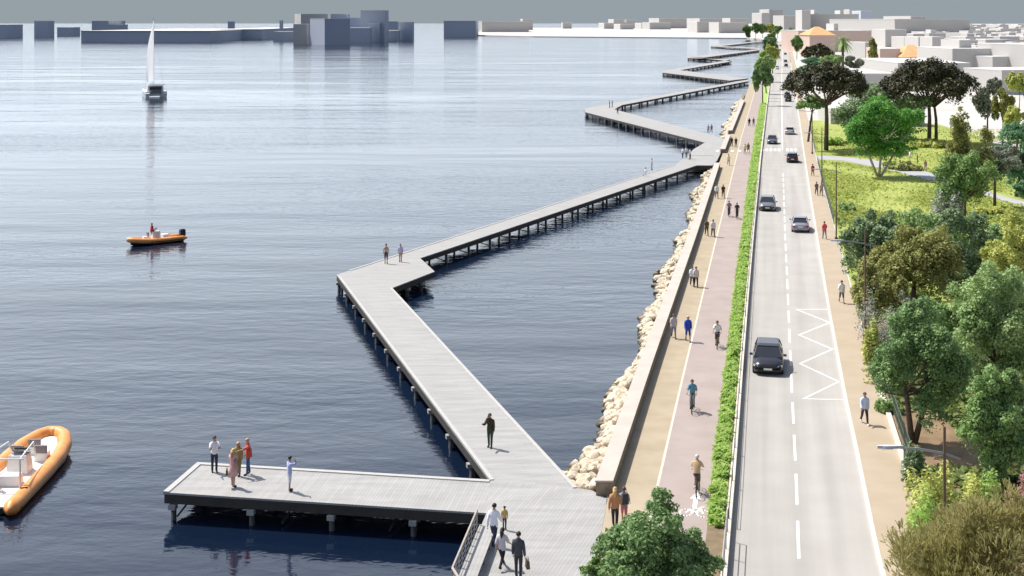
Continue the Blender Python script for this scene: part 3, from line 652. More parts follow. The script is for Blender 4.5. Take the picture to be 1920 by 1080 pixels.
for i, (u, D, u0, u1, v0, v1, lm, lab) in enumerate([
    (1430, 345, 1411, 1447, 119, 172, 'deep', 'round deep green tree between the bike path and the road, first of the row'),
    (1437, 400, 1416, 1450, 103, 150, 'light', 'pale tree directly behind the round deep green roadside tree'),
    (1439, 480, 1421, 1455, 96, 134, 'lime', 'lime tree in the middle of the roadside row'),
    (1449, 560, 1437, 1461, 84, 118, 'yellow', 'yellowish small tree on the road side of the lime tree'),
    (1447, 640, 1438, 1457, 72, 112, 'deep', 'narrow dark tree further along the roadside row'),
    (1443, 760, 1430, 1453, 70, 98, 'mint', 'mint green tree by the shore beyond the narrow dark tree'),
    (1446, 980, 1438, 1455, 60, 90, 'light', 'last pale tree of the roadside row'),
    (1401, 1700, 1393, 1408, 48, 69, 'mid', 'lone tree at the corner of the bay by the white beach'),
    (1417, 1750, 1410, 1424, 44, 62, 'deep', 'dark tree at the head of the bay next to the lone tree'),
    (1430, 1750, 1422, 1438, 46, 62, 'mid', 'mid green tree at the head of the bay'),
    (1445, 1750, 1437, 1452, 45, 62, 'yellow', 'yellow-green tree below the white tower'),
    (1458, 1700, 1450, 1465, 50, 62, 'deep', 'small dark tree by the road end below the white tower'),
    (1494, 760, 1484, 1505, 67, 97, 'mid', 'round tree on the city side of the road, right of the queueing cars'),
    (1520, 430, 1494, 1545, 108, 140, 'mint', 'pale mint bush-like tree behind the dark umbrella pine'),
    (1556, 470, 1535, 1580, 104, 130, 'light', 'pale green tree at the foot of the spreading palm'),
    (1600, 470, 1585, 1620, 106, 130, 'greygreen', 'grey-green small tree beside the spreading palm'),
    (1852, 240, 1825, 1880, 145, 225, 'greygreen', 'slim greyish tree right of the two-trunk pine'),
    (1905, 215, 1880, 1945, 135, 245, 'yellow', 'sparse yellow tree at the frame edge below the white houses'),
    (1880, 225, 1860, 1900, 165, 230, 'olive', 'thin olive tree between the greyish and the yellow ones'),
    (1515, 240, 1495, 1560, 178, 205, 'mid', 'small green tree under the first umbrella pine at the pavement')]):
    tree('broadleaf_tree', lab, 'r', u, D, u0, u1, v0, v1, LM[lm], 3500 if D < 700 else 1500, max(.3, D * .0023), 16, group='trees along the road' if i < 12 else 'trees in the city')

# ---------------------------------------------------------------- park: lawn, path, soil
M_lawn = mat('lawn_grass', (.26, .32, .06), .95, .1, .12, col2=(.38, .42, .11), detail=8)
def poly_sheet(name, pts, z, m): return struct(MB().add([(x, y, z) for x, y in pts], [tuple(range(len(pts)))]).obj(name, m))
lawn = [(L_pavR(d) + .15, d) for d in dsamp(dat(575, ZG), dat(226, ZG))] + [P(1640, 222), P(1760, 232), P(1960, 300), P(2100, 400), P(2150, 575)]
poly_sheet('lawn', lawn, ZG + .012, M_lawn)
soil = [(L_pavR(d) + .15, d) for d in dsamp(40, dat(575, ZG) - .02)] + [P(2150, 575.5), P(2000, 1300)]
poly_sheet('park_soil', soil, ZG + .008, mat('brown_soil', (.17, .11, .06), .95, .2, .8, col2=(.30, .21, .12)))
pt = [P(1530, 291), P(1580, 293), P(1650, 301), P(1700, 311), P(1760, 327), P(1830, 352), P(1900, 372), P(1960, 385)]
pb = [P(1533, 298), P(1580, 300), P(1650, 314), P(1700, 326), P(1760, 343), P(1830, 362), P(1900, 380), P(1960, 394)]
mb = MB()
for i in range(7): mb.add([(*q, ZG + .03) for q in (pb[i], pb[i + 1], pt[i + 1], pt[i])], [(0, 1, 2, 3)])
struct(mb.obj('park_path', mat('grey_park_path', (.40, .40, .42), .9, .06, .6)))
g = np.random.default_rng(12)
pts = []
while len(pts) < 26000:
    v = g.uniform(243, 420); u = g.uniform(1515, 1925); p = gp(u, v, ZG)
    if p.x < L_pavR(p.y) + .4: continue
    k = np.interp(u, [1530, 1650, 1760, 1900], [294.5, 307.5, 335, 376]); hw = np.interp(u, [1530, 1650, 1900], [5, 8, 6])
    if abs(v - k) < hw: continue
    if math.sin(p.x * .35 + 1.7 * math.sin(p.y * .13)) + g.normal(0, .6) < -.1: continue
    pts.append(tuple(p))
pts = np.array(pts); nor = np.tile(np.array([-.15, -.25, .95]), (len(pts), 1)); pts[:, 2] += .1
struct(link('grass', leaves('grass', leafmat('grass_blade', (.30, .37, .06), (.44, .49, .12), .4, .15), pts, nor, .26, 1.2, 2, .5)), 'stuff')
pts = []
while len(pts) < 22000:
    v = g.uniform(400, 985); u = g.uniform(1560, 1990); p = gp(u, v, ZG)
    if p.x < L_pavR(p.y) + (.75 if 59 < p.y < 80 else .35): continue
    if v > 575 and 64 < p.y < 74 and 18.5 < p.x < 24: continue
    if math.sin(p.x * .9 + 2 * math.sin(p.y * .4)) + g.normal(0, .7) < -.2: continue
    pts.append((p.x, p.y, ZG + .05 + abs(g.normal(0, .16))))
pts = np.array(pts); nor = np.tile(np.array([-.1, -.1, .9]), (len(pts), 1))
struct(link('undergrowth', leaves('undergrowth', leafmat('undergrowth_leaf', (.07, .12, .03), (.24, .30, .08), .35, .4), pts, nor, .24, 1.6, 6, .6)), 'stuff')
for i, (u, v, w_, lm, lab) in enumerate([(1690, 318, 60, 'olive', 'long grass clump along the near side of the park path'), (1560, 272, 40, 'lime', 'green undergrowth under the first umbrella pine'), (1735, 275, 90, 'yellow', 'golden undergrowth at the foot of the two-trunk pine'),
    (1655, 232, 60, 'mid', 'dark undergrowth below the grey-green tree'), (1850, 400, 60, 'yellow', 'golden shrub beyond the olive-green trees'), (1590, 395, 30, 'light', 'pale shrub at the fence before the lawn'), (1790, 425, 50, 'olive', 'olive shrub below the grey blossom')]):
    D = dat(v, ZG); shrub(u, D, u - w_ / 2, u + w_ / 2, v - 14, v, LM[lm], lab, 1200, D * .0016)

# ---------------------------------------------------------------- buildings
M_bw = mat('white_render', (.50, .485, .47), .9, .03, .02); M_br = mat('pale_roof', (.66, .645, .625), .9, .03, .02)
M_bp = mat('pink_render', (.60, .46, .40), .9, .04, .02); M_or = mat('orange_tile', (.62, .36, .17), .85, .12, .4)
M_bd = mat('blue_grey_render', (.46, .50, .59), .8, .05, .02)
def building(u0, u1, vt, D, dep, lab, rot=0.0, m=None, roof='flat', zb=None, group='white blocks of the city', cat='building', extra=(), wins=()):
    zb = ZG if zb is None else zb
    X0, X1 = xat(u0, D), xat(u1, D); wv = X1 - X0; z = zat(vt, D); cx = (X0 + X1) / 2
    r = thing('building', lab, cat, (cx, D + dep / 2, zb), rot, group); h = z - zb
    MB().box((0, 0, h / 2 - .5), (wv, dep, h + 1)).obj('wall', m or M_bw, r)
    if roof == 'flat':
        t = max(.25, D * .0004); MB().box((0, 0, h + t / 2 + .003), (wv * 1.006, dep * 1.006, t)).obj('roof', M_br, r)
    else:
        hr = roof; a, b = wv / 2 * 1.06, dep / 2 * 1.06; k = max(0, a - b) if a > b else 0
        k = max(k, a * .15)
        MB().add([(-a, -b, h), (a, -b, h), (a, b, h), (-a, b, h), (-k, 0, h + hr), (k, 0, h + hr)], [(0, 1, 5, 4), (1, 2, 5), (2, 3, 4, 5), (3, 0, 4), (3, 2, 1, 0)]).obj('roof', M_or, r)
    for (fx, fw, fh) in extra:
        MB().box((fx * wv, 0, h + fh / 2 + .3), (fw * wv, dep * .4, fh)).obj('roof_room', M_bw, r)
    return r
RA = R(8)
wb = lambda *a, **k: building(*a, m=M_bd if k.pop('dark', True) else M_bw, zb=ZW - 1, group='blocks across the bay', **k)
W = 'blue-grey block standing in the far water, '
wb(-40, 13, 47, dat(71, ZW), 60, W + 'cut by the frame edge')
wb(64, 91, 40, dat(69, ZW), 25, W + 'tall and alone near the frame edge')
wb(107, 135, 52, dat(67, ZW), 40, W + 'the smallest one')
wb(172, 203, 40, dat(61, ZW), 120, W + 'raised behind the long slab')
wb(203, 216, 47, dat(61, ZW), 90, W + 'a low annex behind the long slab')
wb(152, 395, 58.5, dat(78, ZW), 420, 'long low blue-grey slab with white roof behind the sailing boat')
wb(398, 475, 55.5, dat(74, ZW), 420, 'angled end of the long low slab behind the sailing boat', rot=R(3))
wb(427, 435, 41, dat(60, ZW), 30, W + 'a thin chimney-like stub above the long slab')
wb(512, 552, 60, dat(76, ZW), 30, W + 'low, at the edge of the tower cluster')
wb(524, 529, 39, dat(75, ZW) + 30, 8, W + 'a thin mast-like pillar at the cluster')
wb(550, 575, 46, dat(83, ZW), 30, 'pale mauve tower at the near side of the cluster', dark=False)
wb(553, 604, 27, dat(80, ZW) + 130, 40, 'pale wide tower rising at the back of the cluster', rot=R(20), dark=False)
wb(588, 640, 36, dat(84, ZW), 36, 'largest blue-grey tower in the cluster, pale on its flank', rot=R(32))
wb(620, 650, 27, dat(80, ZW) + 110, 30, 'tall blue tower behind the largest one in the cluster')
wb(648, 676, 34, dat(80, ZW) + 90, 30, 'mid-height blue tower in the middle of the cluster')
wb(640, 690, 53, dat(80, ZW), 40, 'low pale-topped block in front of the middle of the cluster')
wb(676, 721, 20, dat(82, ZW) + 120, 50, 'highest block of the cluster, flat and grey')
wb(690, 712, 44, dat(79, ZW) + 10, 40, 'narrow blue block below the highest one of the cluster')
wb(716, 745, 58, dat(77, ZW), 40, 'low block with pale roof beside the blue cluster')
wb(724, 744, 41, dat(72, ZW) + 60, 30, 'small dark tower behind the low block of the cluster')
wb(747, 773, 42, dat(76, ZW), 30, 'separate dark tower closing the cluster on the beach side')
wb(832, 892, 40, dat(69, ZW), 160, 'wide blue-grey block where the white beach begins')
building(896, 984, 40.5, dat(60), 300, 'pale long block on the beach behind the blue-grey one', RA * .4)
building(978, 997, 36.5, dat(56), 100, 'small raised room at the end of the pale beach block', RA * .4)
building(1055, 1072, 43.5, dat(53.5), 100, 'tiny pale house alone on the white beach')
for i, (u0, u1, vt, vb) in enumerate([(1130, 1148, 44, 54), (1148, 1168, 37, 53), (1172, 1190, 38, 53), (1160, 1185, 46, 55), (1200, 1222, 44, 54), (1215, 1255, 43, 55)]):
    building(u0, u1, vt, dat(vb), 120, 'small pale house in the low row behind the white beach', RA * .5, group='houses behind the beach')
building(1232, 1310, 35, dat(53), 200, 'wide pale hall behind the beach', RA * .4); building(1308, 1366, 35.5, dat(54), 200, 'second wide hall behind the beach', RA * .4)
building(1304, 1345, 41.5, dat(61), 90, 'stepped pale block at the corner of the bay', RA * .5); building(1345, 1398, 43, dat(62), 90, 'pale block beside the bay trees', RA * .4)
building(1367, 1402, 35, dat(57), 90, 'pale square block left of the white tower', RA * .4)
building(1424, 1440, 25, dat(61), 60, 'lower shoulder of the white tower at the road end', RA)
building(1438, 1465, 18.5, dat(60.5), 60, 'highest white tower at the end of the road', RA)
building(1465, 1492, 30, dat(62), 60, 'white block right of the tower at the road end', RA)
building(1520, 1612, 27, dat(64), 110, 'long grey-fronted block with roof huts on the skyline', R(-2), extra=((-.3, .06, 8), (.24, .07, 7), (.42, .05, 9)))
building(1505, 1521, 20, dat(64.5), 60, 'slim white end tower of the long grey-fronted block', R(-2))
building(1614, 1634, 21, dat(62), 100, 'dark grey end block on the skyline', R(0), m=M_bd)
building(1640, 1798, 36.5, dat(75), 160, 'very long pale block across the middle of the city', R(14), extra=((.1, .2, 4),))
building(1497, 1634, 58, dat(97), 60, 'wide pink building behind the spreading palm', R(0), m=M_bp, extra=((.1, .06, 5),))
building(1518, 1566, 66, dat(104), 30, 'pink house with orange hip roof by the road', R(0), m=M_bp, roof=5.5)
building(1612, 1634, 80, dat(112), 24, 'small pale house beside the cypress', R(14))
building(1694, 1758, 107, dat(121), 34, 'low house with wide orange hip roof', R(-2), m=M_bp, roof=6.0)
building(1652, 1690, 92, dat(120), 30, 'pale low house next to the orange-roofed one', R(-2), m=M_bp)
building(1600, 1680, 139, dat(172), 42, 'white-roofed low hall between the two umbrella pines', R(-2))
building(1690, 1824, 119, dat(158), 60, 'wide white-roofed block behind the two-trunk pine', R(-2))
building(1560, 1640, 205, dat(232), 14, 'low cream house behind the grey-green tree', R(-2)); building(1680, 1735, 195, dat(236), 10, 'low grey house in shade under the two-trunk pine', R(-2))
building(1782, 1860, 92, dat(146), 40, 'large white block with grey openings above the two-trunk pine', R(2), extra=((.1, .3, 3),))
building(1898, 1990, 84, dat(150), 30, 'large white block at the frame edge', R(14))
building(1856, 1990, 132, dat(176), 20, 'low white wall-like house at the frame edge', R(14))
building(1660, 1700, 56, dat(88), 40, 'pale stepped house in front of the very long block', R(0)); building(1695, 1716, 70, dat(100), 30, 'pale narrow house above the orange roof', R(0))
building(1722, 1742, 70, dat(104), 30, 'pale cube house right of the narrow one', R(0)); building(1748, 1770, 70, dat(106), 26, 'second pale cube house above the orange roof', R(0))
rg = random.Random(77); k = 0
for row, (vb, cnt, ua, ub) in enumerate([(57, 22, 1640, 1940), (64, 22, 1660, 1940), (73, 22, 1690, 1950), (84, 20, 1690, 1950), (97, 17, 1770, 1950), (112, 14, 1775, 1960), (128, 9, 1800, 1960), (146, 6, 1850, 1970)]):
    for i in range(cnt):
        u = ua + (ub - ua) * (i + rg.uniform(-.3, .3)) / cnt; D = dat(vb + rg.uniform(-3, 3)); wpx = rg.uniform(14, 30) * (1 + row * .18); ht = rg.uniform(4, 9) + row * .2
        ht = min(ht + D * .002, 19); vt = VH + (H - ht - ZG) * F / D
        building(u, u + wpx, vt, D, wpx * D / F * rg.uniform(.9, 2.6), 'plain pale box house in the crowd of city roofs', R(rg.choice([-4, 0, 6, 12])), group='crowded city houses', extra=((rg.uniform(-.2, .2), .3, 2.2),) if rg.random() < .5 else ())

# ---------------------------------------------------------------- street lamps
M_post = mat('brown_post', (.16, .10, .065), .6, .15, 4)
def lamp(u, D, lab, hp=7.9):
    X = xat(u, D); r = thing('street_lamp', lab, 'street lamp', (X, D, ZG), 0, 'street lamps along the pavement')
    MB().tube([(0, 0, 0), (0, 0, hp * .5), (0, 0, hp)], [.085, .07, .05], 8).box((0, 0, .15), (.28, .28, .3)).obj('pole', M_post, r)
    MB().tube([(.55, 0, 6.75), (0, 0, 6.95), (-.9, .05, 7.1), (-1.75, .05, 7.15)], [.03, .045, .04, .035], 6).obj('arm', M_steel, r)
    h = MB().loft([[(-1.65 - a, .05 + b, 7.13 + c) for b, c in ((-q, 0), (q, 0), (q * .7, .09), (-q * .7, .09))] for a, q in ((-.2, .04), (0, .09), (.45, .13), (.7, .06))]).obj('lamp_head', mat('lamp_grey', (.55, .56, .58), .4), r)
    MB().box((-2.02, .05, 7.12), (.4, .22, .015)).obj('lens', mat('lamp_lens', (.7, .7, .68), .2), h)
lamp(1771, 45.8, 'brown street lamp whose arm crosses the shrubs beside the olive-brown pine'); lamp(1622, 89, 'street lamp standing in front of the blue-green tree by the pavement')
lamp(1568, 132, 'street lamp at the lawn corner near the walker in pink'); lamp(1541, 175, 'street lamp where the park path meets the pavement'); lamp(1523, 218, 'far street lamp beside the first umbrella pine')

# ---------------------------------------------------------------- fences
M_fence = mat('green_fence', (.10, .13, .10), .6, .2, 4)
def fence(d0, d1, lab, side=.12, hgt=1.15, step=2.4, bars=True):
    r = thing('fence', lab, 'fence', group='park fences'); n = max(1, int((d1 - d0) / step)); pp = []
    for i in range(n + 1):
        d = d0 + (d1 - d0) * i / n; p = Vector((L_pavR(d) + side, d, ZG)); pp.append(p); MB().box((p.x, p.y, ZG + hgt / 2), (.05, .05, hgt)).obj('post', M_fence, r)
    for z in (.12, hgt * .52, hgt - .04): MB().tube([p + Vector((0, 0, z)) for p in pp], .018, 5).obj('rail', M_fence, r)
    mb = MB()
    for a, b in zip(pp, pp[1:]):
        k = max(3, int((b - a).length / .12))
        for j in range(1, k):
            q = a.lerp(b, j / k); mb.box((q.x, q.y, ZG + hgt * .5), (.012, .012, hgt * .86))
    mb.obj('bars', M_fence, r)
fence(dat(990, ZG), dat(872, ZG), 'green metal fence along the pavement beside the yellow-green shrubs'); fence(dat(868, ZG), dat(728, ZG), 'green metal fence on the white kerb below the deep green tree', .45)
fence(dat(420, ZG), dat(306, ZG), 'dark fence between the pavement and the lawn', .1, 1.1, 4); fence(dat(286, ZG), dat(236, ZG), 'dark fence by the first umbrella pine', .1, 1.1, 6)
sheet('park_kerb', off(L_pavR, .004), off(L_pavR, .27), dat(869, ZG), dat(726, ZG), .05, M_curb, -1)
r = thing('handrail', 'grey two-bar handrail beside the road at the bottom edge', 'handrail'); kx = off(L_road, -.12)
pp = [Vector((kx(d), d, .12)) for d in (50.6, 52.4, 54.2, 56.0)]
for p in pp: MB().tube([p, p + Vector((0, 0, .95))], .025, 6).obj('post', M_steel, r)
for z in (.5, .95): MB().tube([p + Vector((0, 0, z)) for p in pp], .025, 6).obj('rail', M_steel, r)
r = thing('guard_fence', 'thin dark wire guard fence on the kerb between the hedge and the road', 'fence'); pp = []
d = 57.5
while d < 190:
    p = Vector((kx(d), d, .12)); pp.append(p); d += 4.2 + d * .01
for i, p in enumerate(pp): MB().box((p.x, p.y, .36), (.05, .05, .48)).obj('post', M_pile, r)
for z in (.25, .46): MB().tube([p + Vector((0, 0, z)) for p in pp], .014, 5).obj('wire', M_pile, r)

# ---------------------------------------------------------------- cars
def carmesh(kind):
    if kind == 'suv': Lc, Wc, hh, zh = 4.6, 1.92, 1.5, .94
    elif kind == 'hatch': Lc, Wc, hh, zh = 4.2, 1.8, 1.48, .92
    else: Lc, Wc, hh, zh = 4.6, 1.82, 1.44, .90
    a = Lc / 2; w2 = Wc / 2; out = {}
    def ring(y, wd, zt, z0, crown=.04):
        return [(-wd * .90, y, z0), (wd * .90, y, z0), (wd, y, z0 + .22), (wd * 1.0, y, zt * .72), (wd * .93, y, zt - .03), (wd * .5, y, zt + crown), (-wd * .5, y, zt + crown), (-wd * .93, y, zt - .03), (-wd, y, zt * .72), (-wd, y, z0 + .22)]
    trunk = zh * .98 if kind == 'sedan' else zh * 1.04
    body = [ring(-a, w2 * .72, zh * .62, .32, .01), ring(-a + .06, w2 * .86, zh * .72, .25, .02), ring(-a + .28, w2 * .96, zh * .82, .2), ring(-a + .8, w2, zh * .92, .2), ring(-a + 1.35, w2, zh, .2), ring(0, w2, zh + .02, .2), ring(a - 1.0, w2, zh + .04, .2), ring(a - .35, w2 * .98, trunk, .22), ring(a - .08, w2 * .9, trunk * .95, .28, .02), ring(a, w2 * .78, trunk * .8, .34, .01)]
    out['body'] = MB().loft(body)
    y0, y1 = -a + 1.15, (a - .25 if kind != 'sedan' else a - .75); t0, t1 = -a + 1.95, (a - .62 if kind != 'sedan' else a - 1.45)
    wb_, wt = w2 * .92, w2 * .70
    cab = [[(-wb_, y0, zh - .03), (wb_, y0, zh - .03), (wb_ * .98, y0 + .02, zh + .02), (-wb_ * .98, y0 + .02, zh + .02)],
           [(-wb_, t0 - .02, zh - .03), (wb_, t0 - .02, zh - .03), (wt, t0, hh - .05), (-wt, t0, hh - .05)], [(-wb_, 0, zh - .03), (wb_, 0, zh - .03), (wt * 1.02, 0, hh - .02), (-wt * 1.02, 0, hh - .02)],
           [(-wb_, t1, zh - .03), (wb_, t1, zh - .03), (wt * .97, t1, hh - .06), (-wt * .97, t1, hh - .06)], [(-wb_ * .95, y1, zh - .03), (wb_ * .95, y1, zh - .03), (wb_ * .9, y1 - .02, zh + .04), (-wb_ * .9, y1 - .02, zh + .04)]]
    out['glass'] = MB().loft(cab)
    rf = MB()
    rf.loft([[(-x * 1.03, y, z), (x * 1.03, y, z), (x * .9, y, z + .035), (-x * .9, y, z + .035)] for x, y, z in ((wt, t0 - .06, hh - .065), (wt * 1.02, t0 + .3, hh - .025), (wt * 1.02, 0, hh - .015), (wt * .97, t1 + .08, hh - .055))])
    for s in (-1, 1):
        rf.tube([(s * wb_ * .99, y0, zh), (s * wt * 1.02, t0, hh - .05)], .035, 5); rf.tube([(s * wb_ * .96, y1, zh), (s * wt * .99, t1, hh - .06)], .05, 5); rf.tube([(s * wb_ * 1.0, .1, zh), (s * wt * 1.03, .1, hh - .03)], .03, 5)
    out['roof'] = rf
    out['headlight'] = [MB().loft([[(s * w2 * x, -a + dy, zh * z) for x, z, dy in q] for q in (((.62, .60, .035), (.93, .62, .2), (.93, .74, .22), (.66, .69, .06)), ((.60, .60, -.004), (.92, .62, .14), (.92, .75, .17), (.66, .70, .02)))]) for s in (-1, 1)]
    out['tail_light'] = [MB().box((s * w2 * .76, a - .03, zh * .78), (w2 * .34, .1, .13)) for s in (-1, 1)]
    out['number_plate'] = [MB().box((0, -a - .012, .44), (.52, .02, .12)), MB().box((0, a + .012, .62), (.52, .02, .12))]
    out['grille'] = MB().box((0, -a + .0, .56), (w2 * .95, .05, .12)).box((0, -a + .015, .34), (w2 * 1.3, .06, .12))
    out['mirror'] = [MB().box((s * (w2 + .1), -a + 1.5, zh + .06), (.2, .1, .14)) for s in (-1, 1)]
    out['wheel'] = [(s * (w2 - .1), y) for s in (-1, 1) for y in (-a + .85, a - .85)]
    return out
CARK = {}
def car(u, v, away, kind, colr, lab, name='car', parts=True):
    D = dat(v, ZR); X = xat(u, D); key = kind
    if key not in CARK:
        o = carmesh(kind); CARK[key] = {}
        for k in ('body', 'glass', 'roof', 'grille'): CARK[key][k] = o[k]
        for k in ('headlight', 'tail_light', 'number_plate', 'mirror', 'wheel'): CARK[key][k] = o[k]
    k = CARK[key]; m = mat('paint_' + '_'.join(str(int(c * 255)) for c in colr), colr, .22, .02, 1, spec=.7, metal=.2)
    half = 2.3 if kind != 'hatch' else 2.1
    r = thing(name, lab, 'car', (X + .2 * half, D + half, ZR), R(180) - R(11.5) if away else -R(11.5), 'cars on the coast road')
    k['body'].obj('body', m, r, True); k['roof'].obj('roof', m, r)
    k['glass'].obj('window', M_glass, r)
    if not parts: 
        for x, y in k['wheel']: MB().tube([(x - .1, y, .33), (x + .1, y, .33)], .33, 14).obj('wheel', M_black, r)
        return r
    k['grille'].obj('grille', M_black, r)
    for q in k['headlight']: q.obj('headlight', mat('headlight_glass', (.85, .87, .9), .35, .02), r)
    for q in k['tail_light']: q.obj('tail_light', mat('tail_light_red', (.35, .01, .01), .25, .05), r)
    for q in k['number_plate']: q.obj('number_plate', mat('plate_white', (.75, .75, .73), .5, .02), r)
    for q in k['mirror']: q.obj('mirror', m, r)
    for x, y in k['wheel']:
        wh = MB().tube([(x - .1, y, .33), (x + .1, y, .33)], .33, 18).obj('wheel', M_black, r)
        s = 1 if x > 0 else -1; MB().tube([(x + s * .1, y, .33), (x + s * .108, y, .33)], .21, 12).obj('rim', M_steel, wh)
    return r
car(1440, 706, False, 'suv', (.03, .03, .042), 'black car driving towards us, close to the zigzag marking', 'car')
car(1439, 397, False, 'suv', (.20, .21, .23), 'grey car driving towards us in the lane next to the hedge')
car(1448, 271, False, 'hatch', (.12, .14, .17), 'dark grey car towards us just beyond the zebra crossing')
car(1501, 437, True, 'sedan', (.30, .30, .36), 'silver lilac car seen from behind in the pavement side lane')
car(1486, 306, True, 'hatch', (.02, .02, .024), 'black car seen from behind just before the zebra crossing')
car(1481, 253, True, 'hatch', (.45, .46, .47), 'silver car seen from behind just beyond the zebra crossing')
car(1478, 191, True, 'hatch', (.02, .02, .02), 'black car in the shade of the umbrella pine')
car(1476, 183, True, 'hatch', (.05, .04, .04), 'dark car ahead of the black one under the umbrella pine', parts=False)
for u, v, aw, cc in ((1474, 125, True, .03), (1473, 117, True, .06), (1472.5, 103, True, .08), (1472, 94, True, .1), (1471.5, 86, True, .1), (1471, 79, True, .12)):
    car(u, v, aw, 'hatch', (cc, cc, cc), 'tiny dark car in the far queue driving away', parts=False)
for u, v, cc in ((1457, 130, .6), (1460.5, 110, .3), (1462, 96, .4), (1463, 87, .3)):
    car(u, v, False, 'hatch', (cc, cc, cc), 'tiny pale oncoming car far along the road', parts=False)

# ---------------------------------------------------------------- people
def col(c): return srgb(*c)
SKIN = mat('skin', (.48, .29, .2), .55, .04, 20); EYE = mat('eye', (.03, .02, .02), .3)
POSES = {
 'stand': dict(lt=4, rt=-3, lk=2, rk=3, la=4, ra=-2, le=12, re=14, lo=10, ro=10, lean=0),
 'walk': dict(lt=24, rt=-18, lk=8, rk=22, la=-22, ra=24, le=16, re=24, lo=9, ro=9, lean=3),
 'stride': dict(lt=32, rt=-30, lk=6, rk=20, la=-25, ra=28, le=30, re=30, lo=10, ro=10, lean=5),
 'phone': dict(lt=3, rt=-2, lk=2, rk=2, la=48, ra=44, le=75, re=78, lo=8, ro=8, lean=0),
 'hold': dict(lt=5, rt=-4, lk=2, rk=4, la=6, ra=50, le=12, re=60, lo=10, ro=8, lean=2),
 'point': dict(lt=5, rt=-5, lk=2, rk=4, la=78, ra=3, le=5, re=20, lo=22, ro=10, lean=0),
 'shade': dict(lt=4, rt=-3, lk=2, rk=3, la=5, ra=95, le=12, re=110, lo=10, ro=25, lean=0),
 'ride': dict(lt=62, rt=28, lk=72, rk=36, la=52, ra=52, le=10, re=10, lo=12, ro=12, lean=24),
 'sit': dict(lt=86, rt=84, lk=85, rk=82, la=35, ra=40, le=30, re=30, lo=10, ro=10, lean=4),
}
def person(loc, head, label, shirt=(200, 200, 200), pants=(40, 45, 60), hair=(40, 30, 25), pose='stand', h=1.75, sleeve='short', legs='trousers', longhair=False, group=None, shoes=(40, 38, 36), dress=None):
    p = POSES[pose]; s = h / 1.75; J = {}; sn = lambda a: math.sin(R(a)); cs_ = lambda a: math.cos(R(a))
    ln = p['lean']; up = Vector((0, sn(ln), cs_(ln))); pel = Vector((0, 0, .95))
    J['pel'] = pel; J['spi'] = pel + up * .2; J['che'] = pel + up * .42; J['nec'] = pel + up * .55 ; J['hdb'] = J['nec'] + Vector((0, .015, .07)); J['hdm'] = J['nec'] + Vector((0, .03, .16)); J['hdt'] = J['nec'] + Vector((0, .015, .235))
    for sd, t, k, a, e, o, n in ((-1, p['lt'], p['lk'], p['la'], p['le'], p['lo'], 'l'), (1, p['rt'], p['rk'], p['ra'], p['re'], p['ro'], 'r')):
        hip = pel + Vector((sd * .09, 0, -.05)); kn = hip + Vector((sd * .012, sn(t), -cs_(t))) * .42; an = kn + Vector((0, sn(t - k), -cs_(t - k))) * .41; to = an + Vector((sd * .015, .17, -.045))
        sh = J['che'] + Vector((sd * .175, 0, .03)); d1 = Vector((sd * sn(o), sn(a) * cs_(o), -cs_(a) * cs_(o))); el = sh + d1 * .28
        d2 = Vector((sd * sn(o) * .4, sn(a + e), -cs_(a + e))).normalized(); wr = el + d2 * .24; ha = wr + d2 * .085
        for q, v in (('hip', hip), ('kn', kn), ('an', an), ('to', to), ('sh', sh), ('el', el), ('wr', wr), ('ha', ha)): J[n + q] = v
    if pose not in ('ride', 'sit'):
        dz = -(min(J['lan'].z, J['ran'].z) - .075)
        for k in J: J[k] = J[k] + Vector((0, 0, dz))
    names = list(J); ix = {k: i for i, k in enumerate(names)}
    bones = [('pel', 'spi', 'torso'), ('spi', 'che', 'torso'), ('che', 'nec', 'torso'), ('nec', 'hdb', 'head'), ('hdb', 'hdm', 'head'), ('hdm', 'hdt', 'head')]
    for n in 'lr': bones += [('pel', n + 'hip', 'hips'), (n + 'hip', n + 'kn', 'thigh'), (n + 'kn', n + 'an', 'calf'), (n + 'an', n + 'to', 'foot'), ('che', n + 'sh', 'torso'), (n + 'sh', n + 'el', 'uparm'), (n + 'el', n + 'wr', 'forearm'), (n + 'wr', n + 'ha', 'hand')]
    RAD = dict(pel=(.135, .10), spi=(.12, .09), che=(.15, .105), nec=(.06, .06), hdb=(.058, .065), hdm=(.078, .092), hdt=(.06, .07), hip=(.09, .09), kn=(.056, .056), an=(.04, .042), to=(.036, .028), sh=(.062, .062), el=(.043, .043), wr=(.029, .029), ha=(.036, .026))
    me = bpy.data.meshes.new('person'); me.from_pydata([tuple(J[k] * s) for k in names], [(ix[a], ix[b]) for a, b, _ in bones], [])
    ob = bpy.data.objects.new('tmp', me); C.objects.link(ob)
    ob.modifiers.new('skin', 'SKIN'); sv = me.skin_vertices[0].data
    for k in names:
        kk = k if k in RAD else k[1:]; sv[ix[k]].radius = (RAD[kk][0] * s, RAD[kk][1] * s); sv[ix[k]].use_root = (k == 'pel')
    sb = ob.modifiers.new('sub', 'SUBSURF'); sb.levels = 1; sb.render_levels = 1
    dg = bpy.context.evaluated_depsgraph_get(); ev = bpy.data.meshes.new_from_object(ob.evaluated_get(dg)); bpy.data.objects.remove(ob)
    V = np.array([v.co[:] for v in ev.vertices]); N = np.array([v.normal[:] for v in ev.vertices]); FC = [tuple(q.vertices) for q in ev.polygons]; bpy.data.meshes.remove(ev)
    cen = np.array([V[list(f)].mean(0) for f in FC]); best = np.full(len(cen), 1e9); lab = np.array(['torso'] * len(cen), dtype=object)
